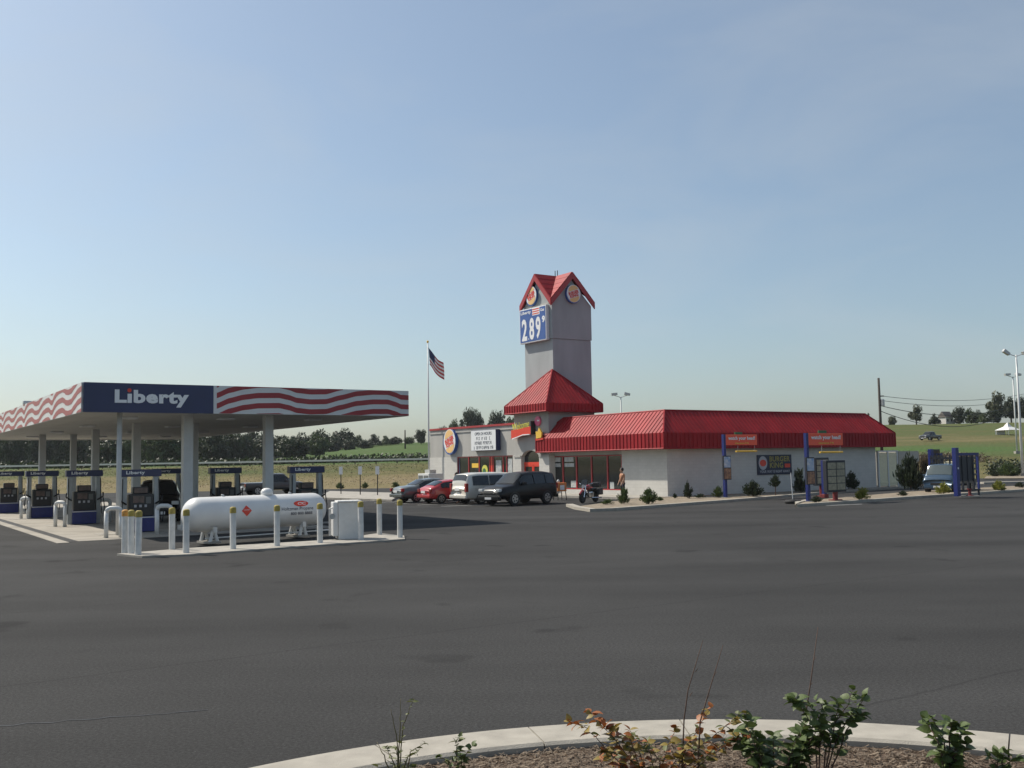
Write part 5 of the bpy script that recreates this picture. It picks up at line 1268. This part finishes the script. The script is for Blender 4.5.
for x, top, w_, d, k_, m_, lab, lw, mesh in ((915.5,402,15,225,'oval','tree_olive','lone ragged tree left of the farmhouse on the hill',.14,SPARSE),(934,412,10,232,'cone','tree_dark','small pointed tree left of the farmhouse',.1,None),(942,413,9,236,'round','tree_dark','low tree against the farmhouse',.05,None),
        (959,405,13,232,'round','tree_dark','round dark tree right of the farmhouse',.08,None),(970,407,12,236,'round','tree_mid','second round tree right of the farmhouse',.08,None),(976,409,12,233,'round','tree_dark','third round tree right of the farmhouse',.08,None),(982.5,411,10,230,'cone','tree_mid','small pointed tree in the gap on the hilltop',.15,None),
        (996,388,20,228,'oval','tree_olive','tallest ragged tree on the hill near the light poles',.25,SPARSE),(993,408,16,226,'round','tree_dark','bushy tree under the tallest hill tree',.1,None),(1010,396,16,230,'oval','tree_dark','tall tree behind the two light poles',.2,None),(1024,394,18,232,'round','tree_dark','tree cut by the right picture edge on the hill',.2,None),
        (892,420,8,240,'round','tree_olive','tiny tree on the crest beside the red roof',.05,None),(868,411,6,230,'cone','tree_dark','tree tip peeping over the right end of the red roof',.1,None)):
    tree(x, top, d, w_*1.15, k_, m_, lab, low=lw, mesh=mesh)
# farmhouse
p = PD(946, 420, 234); p.z = TZ(p.x, p.y)
h = thing('farmhouse', 'small pale farmhouse with pitched roof among the hill trees', 'house', (p.x, p.y, p.z-.1), .5); h.scale = (.5,.5,.65)
bx('wall', 'house_white', h, -2.6, 2.6, -2, 2, 0, 2.6); MB().add([(-2.9,-2.3,2.6),(2.9,-2.3,2.6),(2.9,2.3,2.6),(-2.9,2.3,2.6),(-2.9,0,4.7),(2.9,0,4.7)], [(0,1,5,4),(2,3,4,5),(0,4,3),(1,2,5),(0,3,2,1)]).build('roof', 'house_roof', h)
MB().add([(-2.61,-2,2.6),(-2.61,2,2.6),(-2.61,0,4.4)], [(0,2,1)]).build('gable', 'house_white', h)
for x in (-1.3, 1.2): bx('window', 'glass_dark', h, x-.4, x+.4, -2.05, -2.002, 1.0, 2.0)
bx('porch', 'house_white', h, 2.7, 4.6, -1.4, 1.4, 0, 1.7)
# tent
p = PD(1008, 434, 178); p.z = TZ(p.x, p.y); tn = thing('tent', 'white peaked tent standing on the meadow', 'tent', (p.x, p.y, p.z-.05), .4)
MB().add([(-1.5,-1.5,.9),(1.5,-1.5,.9),(1.5,1.5,.9),(-1.5,1.5,.9),(-.5,-.5,1.5),(.5,-.5,1.5),(.5,.5,1.5),(-.5,.5,1.5),(0,0,2.3)], [(0,1,5,4),(1,2,6,5),(2,3,7,6),(3,0,4,7),(4,5,8),(5,6,8),(6,7,8),(7,4,8)]).build('canopy', 'tent', tn)
for x in (-1.4, 1.4):
    for y in (-1.4, 1.4): MB().tube([(x,y,0),(x,y,.95)], .06, 6).build('leg', 'steel', tn)
bx('side', 'tent', tn, -1.2, .9, 1.38, 1.42, 0, .9)
# hedges and far scrub: uncountable growth
def scrub(name, pts, m, label, n, hmin, hmax, leaf, spread):
    rn_ = random.Random(len(pts)*7+n); mb = MB()
    for i in range(n):
        k_ = rn_.randint(0, len(pts)-2); p = pts[k_].lerp(pts[k_+1], rn_.random()); p = p+Vector((rn_.gauss(0,spread*.4), rn_.gauss(0,spread), 0))
        z = TZ(p.x, p.y)+max(0,0)+rn_.random()**1.4*rn_.uniform(hmin,hmax)
        if p.y < 101: z = max(.02, z)
        nrm = Vector((rn_.uniform(-1,1), rn_.uniform(-1,1), rn_.uniform(0,1))).normalized(); a = nrm.orthogonal().normalized(); b = nrm.cross(a); s_ = leaf*rn_.uniform(.6,1.4); c = Vector((p.x,p.y,z))
        mb.add([c-a*s_, c-b*s_*.6, c+a*s_, c+b*s_*.6], [(0,1,2,3)])
    return tag(mb.build(name, m), label, name.replace('_',' '), kind='stuff')
scrub('hedgerow', [Vector((u*158, 158, 0)) for u in np.linspace(-.62, -.03, 12)], 'tree_dark', 'dark low hedgerow line behind the guard rail', 12000, .5, 1.3, .22, 1.0)
scrub('weeds', [Vector((u*126, 126, 0)) for u in np.linspace(-.62, -.03, 12)], 'weed', 'rough green weeds along the top of the bank', 6000, .03, .22, .07, 3.0)
scrub('tall_grass', [Vector((u*112, 112, 0)) for u in np.linspace(-.62, -.03, 12)], 'straw', 'dry tan grass tufts on the bank', 5000, .03, .16, .06, 4)
scrub('brush', [Vector((u*126, 126, 0)) for u in np.linspace(.37, .46, 6)], 'bush_brown', 'brown dry brush behind the refuse enclosure', 6000, .1, .7, .10, 3.0)
scrub('hedge', [Vector((u*103, 103, 0)) for u in np.linspace(.478, .512, 6)], 'bush_dark', 'dark clipped hedge at the right behind the lot', 3500, .5, 1.6, .13, .9)

def shrub_mesh(seed, m, n=1900, leaf=.10):
    rn_ = random.Random(seed); mb = MB()
    tips = []
    for _ in range(44):
        an, el = rn_.uniform(0, 6.28), rn_.uniform(.15, 1.5); rr = rn_.uniform(.7, 1.08)
        tips.append(Vector((math.cos(an)*math.cos(el)*rr, math.sin(an)*math.cos(el)*rr, (.12+.86*math.sin(el))*rr)))
    for i in range(n):
        t = rn_.choice(tips); f_ = rn_.uniform(.25, 1.0)**.7; c = t*f_+Vector((rn_.gauss(0,.09), rn_.gauss(0,.09), rn_.gauss(0,.06))); c.z = max(.01, c.z)
        d = (t.normalized()+Vector((rn_.uniform(-.7,.7), rn_.uniform(-.7,.7), rn_.uniform(-.2,.9)))).normalized(); sd = d.orthogonal().normalized(); sd.rotate(Matrix.Rotation(rn_.uniform(0,6.28), 3, d))
        s_ = leaf*rn_.uniform(.6,1.3); mb.add([c-d*s_*.7, c+sd*s_*.38, c+d*s_, c-sd*s_*.38], [(0,1,2,3)])
    me = bpy.data.meshes.new('foliage'); me.from_pydata(mb.v, [], mb.f); me.materials.append(MATS[m]); return me
SH = {(m_, v): shrub_mesh(200+v*3, m_) for m_ in ('bush_dark','bush_green','bush_lime','bush_brown') for v in range(2)}
def stem_mesh():
    mb = MB()
    for a in range(5): an = a*1.26; mb.tube([(0,0,0),(.15*math.cos(an),.15*math.sin(an),.3),(.35*math.cos(an),.35*math.sin(an),.75)], [.03,.02,.008], 5)
    me = bpy.data.meshes.new('stem'); me.from_pydata(mb.v, [], mb.f); me.materials.append(MATS['twig']); return me
STEM = stem_mesh()
def shrub(px, py, wpx, hpx, m_, label, z=.1, d=None):
    p = G(px, py, z) if d is None else PD(px, py, d)
    if d is not None: p.z = z
    k_ = p.y/F; r = thing('shrub', label, 'shrub', p, random.uniform(0,6.28))
    f_ = bpy.data.objects.new('foliage', SH[m_, random.randint(0,1)]); col.objects.link(f_); f_.parent = r; f_.scale = (wpx*k_*.5, wpx*k_*.5, hpx*k_*.98); f_.location = (0,0,.02)
    s_ = bpy.data.objects.new('stem', STEM); col.objects.link(s_); s_.parent = r; s_.scale = (wpx*k_*.4, wpx*k_*.4, hpx*k_*.85)
    return r
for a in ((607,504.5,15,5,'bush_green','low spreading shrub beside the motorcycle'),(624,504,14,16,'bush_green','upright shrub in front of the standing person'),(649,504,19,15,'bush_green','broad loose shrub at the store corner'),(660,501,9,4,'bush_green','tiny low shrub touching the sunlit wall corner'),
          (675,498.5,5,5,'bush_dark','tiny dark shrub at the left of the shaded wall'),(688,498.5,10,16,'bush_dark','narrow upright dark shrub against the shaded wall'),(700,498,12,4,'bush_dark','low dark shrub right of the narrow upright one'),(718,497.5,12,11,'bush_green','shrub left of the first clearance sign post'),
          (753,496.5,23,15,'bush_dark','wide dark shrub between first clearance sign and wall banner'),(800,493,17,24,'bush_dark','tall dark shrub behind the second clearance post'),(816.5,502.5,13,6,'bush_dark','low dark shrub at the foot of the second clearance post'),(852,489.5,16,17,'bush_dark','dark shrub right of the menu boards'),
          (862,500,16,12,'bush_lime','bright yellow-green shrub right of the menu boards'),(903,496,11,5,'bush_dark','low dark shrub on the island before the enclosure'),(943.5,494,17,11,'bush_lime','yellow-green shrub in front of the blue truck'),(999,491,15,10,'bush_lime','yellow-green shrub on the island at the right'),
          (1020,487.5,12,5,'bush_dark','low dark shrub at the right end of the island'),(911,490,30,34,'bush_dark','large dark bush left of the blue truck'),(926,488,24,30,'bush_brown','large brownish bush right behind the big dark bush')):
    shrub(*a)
for a in ((1008,473,24,13,'bush_green','green shrub mound near the foot of the tall light pole'),(995,477,10,6,'bush_dark','small dark shrub left of the light pole mound'),(995,466,12,6,'bush_lime','yellowish shrub farther back by the hedge'),(1001,457,8,10,'bush_dark','small upright evergreen before the white tent')):
    shrub(*a, z=.05 if a[1] > 470 else 0.4, d=100 if a[1] > 470 else (108 if a[1] > 460 else 118))
# shrubs along the far walk
for x, w_, lab in ((340,10,'small shrub behind the left post sign'),(365,8,'small shrub behind the middle post sign'),(396,9,'small shrub left of the grey saloon roof')): shrub(x, 487, w_, 6, 'bush_green', lab, z=-.02, d=100)
# small tree against the shaded wall
pt = G(775.5, 495.5, .1); r = thing('young_tree', 'thin young tree under the wall banner', 'tree', pt)
MB().tube([(0,0,0),(.02,0,.6),(0,0,1.0)], [.03,.025,.012], 6).build('trunk', 'twig', r); c = bpy.data.objects.new('crown', SH['bush_dark',0]); col.objects.link(c); c.parent = r; c.location = (0,0,.5); c.scale = (.36,.36,.72)

# ------------------------------------------------------------------ foreground plants, leaf by leaf
def leaf_mesh(name, m, asp=.62, fold=.22, tip=.0):
    v = [(0,0,0)]; f = []; prof_l = [(.12,.28),(.32,.48),(.55,.44),(.78,.25)]
    for x, y in prof_l: v += [(x, -y*asp, fold*y*.6-.25*x*x), (x, 0, -.25*x*x), (x, y*asp, fold*y*.6-.25*x*x)]
    v.append((1.0, 0, -.30))
    f += [(0,2,1),(0,3,2)]
    for i in range(3): b = 1+3*i; f += [(b,b+1,b+4,b+3),(b+1,b+2,b+5,b+4)]
    b = 10; f += [(b,b+1,13),(b+1,b+2,13)]
    me = bpy.data.meshes.new(name); me.from_pydata(v, [], f); me.materials.append(MATS[m]); me.polygons.foreach_set('use_smooth', [True]*len(f)); return me
LG = [leaf_mesh('leaf', 'leaf_green', .85), leaf_mesh('leaf', 'leaf_green', .7, .35)]
LR = [leaf_mesh('leaf', 'leaf_red', .75), leaf_mesh('leaf', 'leaf_gold', .8)]
LP = [leaf_mesh('leaf', 'leaf_pale', .5)]
rf_ = random.Random(21)
def put_leaf(root, me, p, d, size):
    o = bpy.data.objects.new('leaf', me); col.objects.link(o); o.parent = root
    q = d.to_track_quat('X', 'Z'); o.rotation_mode = 'QUATERNION'; o.rotation_quaternion = q @ Matrix.Rotation(rf_.uniform(-.9,.9), 3, 'X').to_quaternion(); o.location = p; o.scale = (size,)*3
def shoot(root, pts, r0, leaves, step, size, m='twig', start=.25, droop=.3):
    P = [Vector(p) for p in pts]
    # smooth the path
    Q = []
    for i in range(len(P)-1):
        for k_ in range(6): Q.append(P[i].lerp(P[i+1], k_/6)+Vector((rf_.gauss(0,.003), rf_.gauss(0,.003), 0)))
    Q.append(P[-1]); n = len(Q)
    MB().tube(Q, [r0*(1-.75*i/(n-1)) for i in range(n)], 6).build('stem', m, root, smooth=True)
    tot = sum((b-a).length for a, b in zip(Q, Q[1:])); acc = 0; nxt = tot*start; an = rf_.uniform(0,6.28)
    for a, b in zip(Q, Q[1:]):
        l = (b-a).length
        while nxt < acc+l and leaves:
            p = a.lerp(b, (nxt-acc)/l); t = (b-a).normalized()
            for sg in (0, math.pi):
                if rf_.random() < .12: continue
                d = Vector((math.cos(an+sg), math.sin(an+sg), rf_.uniform(-droop, .5))).normalized(); d = (d+t*.35).normalized()
                put_leaf(root, rf_.choice(leaves), p, d, size*rf_.uniform(.65,1.2))
            an += 1.9+rf_.uniform(-.4,.4); nxt += step*rf_.uniform(.7,1.3)
        acc += l
    if leaves:
        for k_ in range(2): put_leaf(root, rf_.choice(leaves), Q[-1], Vector((rf_.uniform(-.7,.7), rf_.uniform(-.7,.7), rf_.uniform(0,.8))).normalized(), size*.8)
def fg(px, py, d): return PD(px, py, d)
def bed_z(p): return Vector((p.x, p.y, .085))
def plant(label, px, d):
    p = PD(px, 768, d); p.z = .085; r = thing('plant', label, 'plant', p); return r, p
# 1 twiggy plant
r, b = plant('twiggy upright plant with few leaves at the left of the front bed', 400, 7.1)
for tips, lv in ((((403,725),(413,700)),1),(((396,735),(391,709)),0),(((400,728),(401,698)),0),(((384,755),(377,742)),0),(((410,752),(425,743)),1),(((392,758),(386,748)),1),(((408,757),(418,752)),1),(((398,757),(396,748)),1)):
    pts = [Vector((rf_.uniform(-.03,.03), rf_.uniform(-.03,.03), 0))]+[fg(x, y, 7.1+rf_.uniform(-.1,.1))-b for x, y in tips]
    shoot(r, pts, .006, LP if lv else [], .05 if lv else .1, .045, 'twig_green', .3)
for k_ in range(26):
    an = rf_.uniform(0,6.28); rr = rf_.uniform(.02,.17); put_leaf(r, LP[0], Vector((rr*math.cos(an), rr*math.sin(an)*.6, rf_.uniform(.02,.2))), Vector((math.cos(an), math.sin(an), rf_.uniform(-.1,1))).normalized(), .06)
# 2 sprig
r, b = plant('small dark green sprig right of the twiggy plant', 460, 7.0)
for tips in (((456,752),(459,737)),((465,755),(472,746)),((447,760),(440,757)),((462,760),(456,744))):
    shoot(r, [Vector((0,0,0))]+[fg(x, y, 7.0)-b for x, y in tips], .005, LG[:1]+LP, .03, .06, 'twig', .3)
# 3 red plant
r, b = plant('low plant with orange, red and gold leaves sprawling over the kerb', 655, 6.9)
for tips in (((600,742),(584,726),(569,722)),((612,735),(598,722),(591,712)),((630,740),(612,728),(605,727)),((640,752),(622,742),(612,738)),((648,748),(634,738),(630,730)),((668,745),(676,728)),((690,742),(702,722),(711,708)),((700,745),(722,730),(741,712)),((710,752),(736,738),(744,730)),((640,765),(620,756),(606,752)),((676,760),(684,746),(690,740)),((660,762),(652,750),(648,742)),((700,765),(716,752),(726,746)),((625,768),(606,760),(600,756)),((680,770),(700,758),(708,750))):
    shoot(r, [Vector((rf_.uniform(-.05,.05),rf_.uniform(-.05,.05),0))]+[fg(x, y, 6.9+rf_.uniform(-.12,.12))-b for x, y in tips], .004, LR+(LP if tips[0][1] > 740 else LR[:1]), .040, .072, 'twig', .3)
# bare canes
for (tips, lab) in ((((684,720),(688,690),(703,640)),'left of two bare thin canes rising from the red plant'),(((700,722),(708,695),(723,645)),'right of two bare thin canes rising from the red plant'),(((806,712),(811,680),(818,627)),'single bare cane above the dark green bush')):
    p = PD(tips[0][0]-4, 768, 6.9); p.z = .085; r = thing('bare_cane', lab, 'cane', p)
    Q = [Vector((0,0,0))]+[fg(x, y, 6.9)-p for x, y in tips]; MB().tube(Q, [.006,.005,.004,.002], 6).build('stem', 'twig', r, smooth=True)
    for i in range(2):
        q = Q[1].lerp(Q[3], .3+.3*i); MB().tube([q, q+Vector((.02,-.01,.03))], [.003,.001], 4).build('bud', 'twig', r)
# 4 main green bush
r, b = plant('dense dark green leafy bush with tall shoots in the front bed', 775, 6.8)
for k_ in range(17):
    x = rf_.uniform(732,830); y = rf_.uniform(722,752)-(6 if 745 < x < 790 else 0)
    xm = 775+(x-775)*.5
    shoot(r, [Vector(((xm-775)*.004, rf_.uniform(-.12,.12), 0)), fg(xm, (y+790)/2, 6.8+rf_.uniform(-.15,.15))-b, fg(x, y, 6.8+rf_.uniform(-.15,.15))-b], .006, LG, .042, .088, 'twig', .2)
for tips in (((812,725),(800,706),(795,698)),((822,722),(808,702),(793,703)),((836,722),(848,704),(853,690)),((840,730),(858,708),(864,697)),((832,728),(838,708),(838,703)),((826,715),(820,703),(816,700)),((846,730),(858,712),(862,716))):
    shoot(r, [Vector((.28,0,0)), fg(tips[0][0]-6, 748, 6.8)-b]+[fg(x, y, 6.8+rf_.uniform(-.05,.05))-b for x, y in tips], .006, LG, .042, .085, 'twig', .45)
# 5 right sprigs
r, b = plant('dark green leafy shoot at the right of the front bed', 948, 6.8)
for tips in (((938,742),(928,724),(922,718)),((944,740),(934,722),(932,716)),((950,738),(952,726),(950,722)),((955,745),(962,732),(960,726)),((945,760),(938,748),(936,744)),((955,760),(966,750),(968,744)),((950,760),(958,752),(956,748))):
    shoot(r, [Vector((rf_.uniform(-.03,.03),0,0))]+[fg(x, y, 6.8+rf_.uniform(-.08,.08))-b for x, y in tips], .006, LG, .044, .088, 'twig', .35)
r, b = plant('low dark green sprig in the bottom right corner', 1000, 6.7)
for tips in (((995,764),(988,756)),((1003,762),(1004,752)),((1008,764),(1016,758)),((998,766),(997,754))):
    shoot(r, [Vector((0,0,0))]+[fg(x, y, 6.7)-b for x, y in tips], .005, LG, .04, .08, 'twig', .35)

# ================================================================== AIR
hz = MB(); hz.box(-600, 600, -60, 760, -3, 40)
HAZE = bpy.data.materials.new('haze'); HAZE.use_nodes = True; ht = HAZE.node_tree; ht.nodes.clear()
ho = ht.nodes.new('ShaderNodeOutputMaterial'); pv = ht.nodes.new('ShaderNodeVolumePrincipled'); pv.inputs['Color'].default_value = (.88, .92, 1, 1)
pv.inputs['Density'].default_value = .00012; pv.inputs['Anisotropy'].default_value = .3
ht.links.new(pv.outputs[0], ho.inputs['Volume']); MATS['haze'] = HAZE
tag(hz.build('haze', 'haze'), 'thin summer haze in the air over the lot and fields', 'haze', kind='stuff')
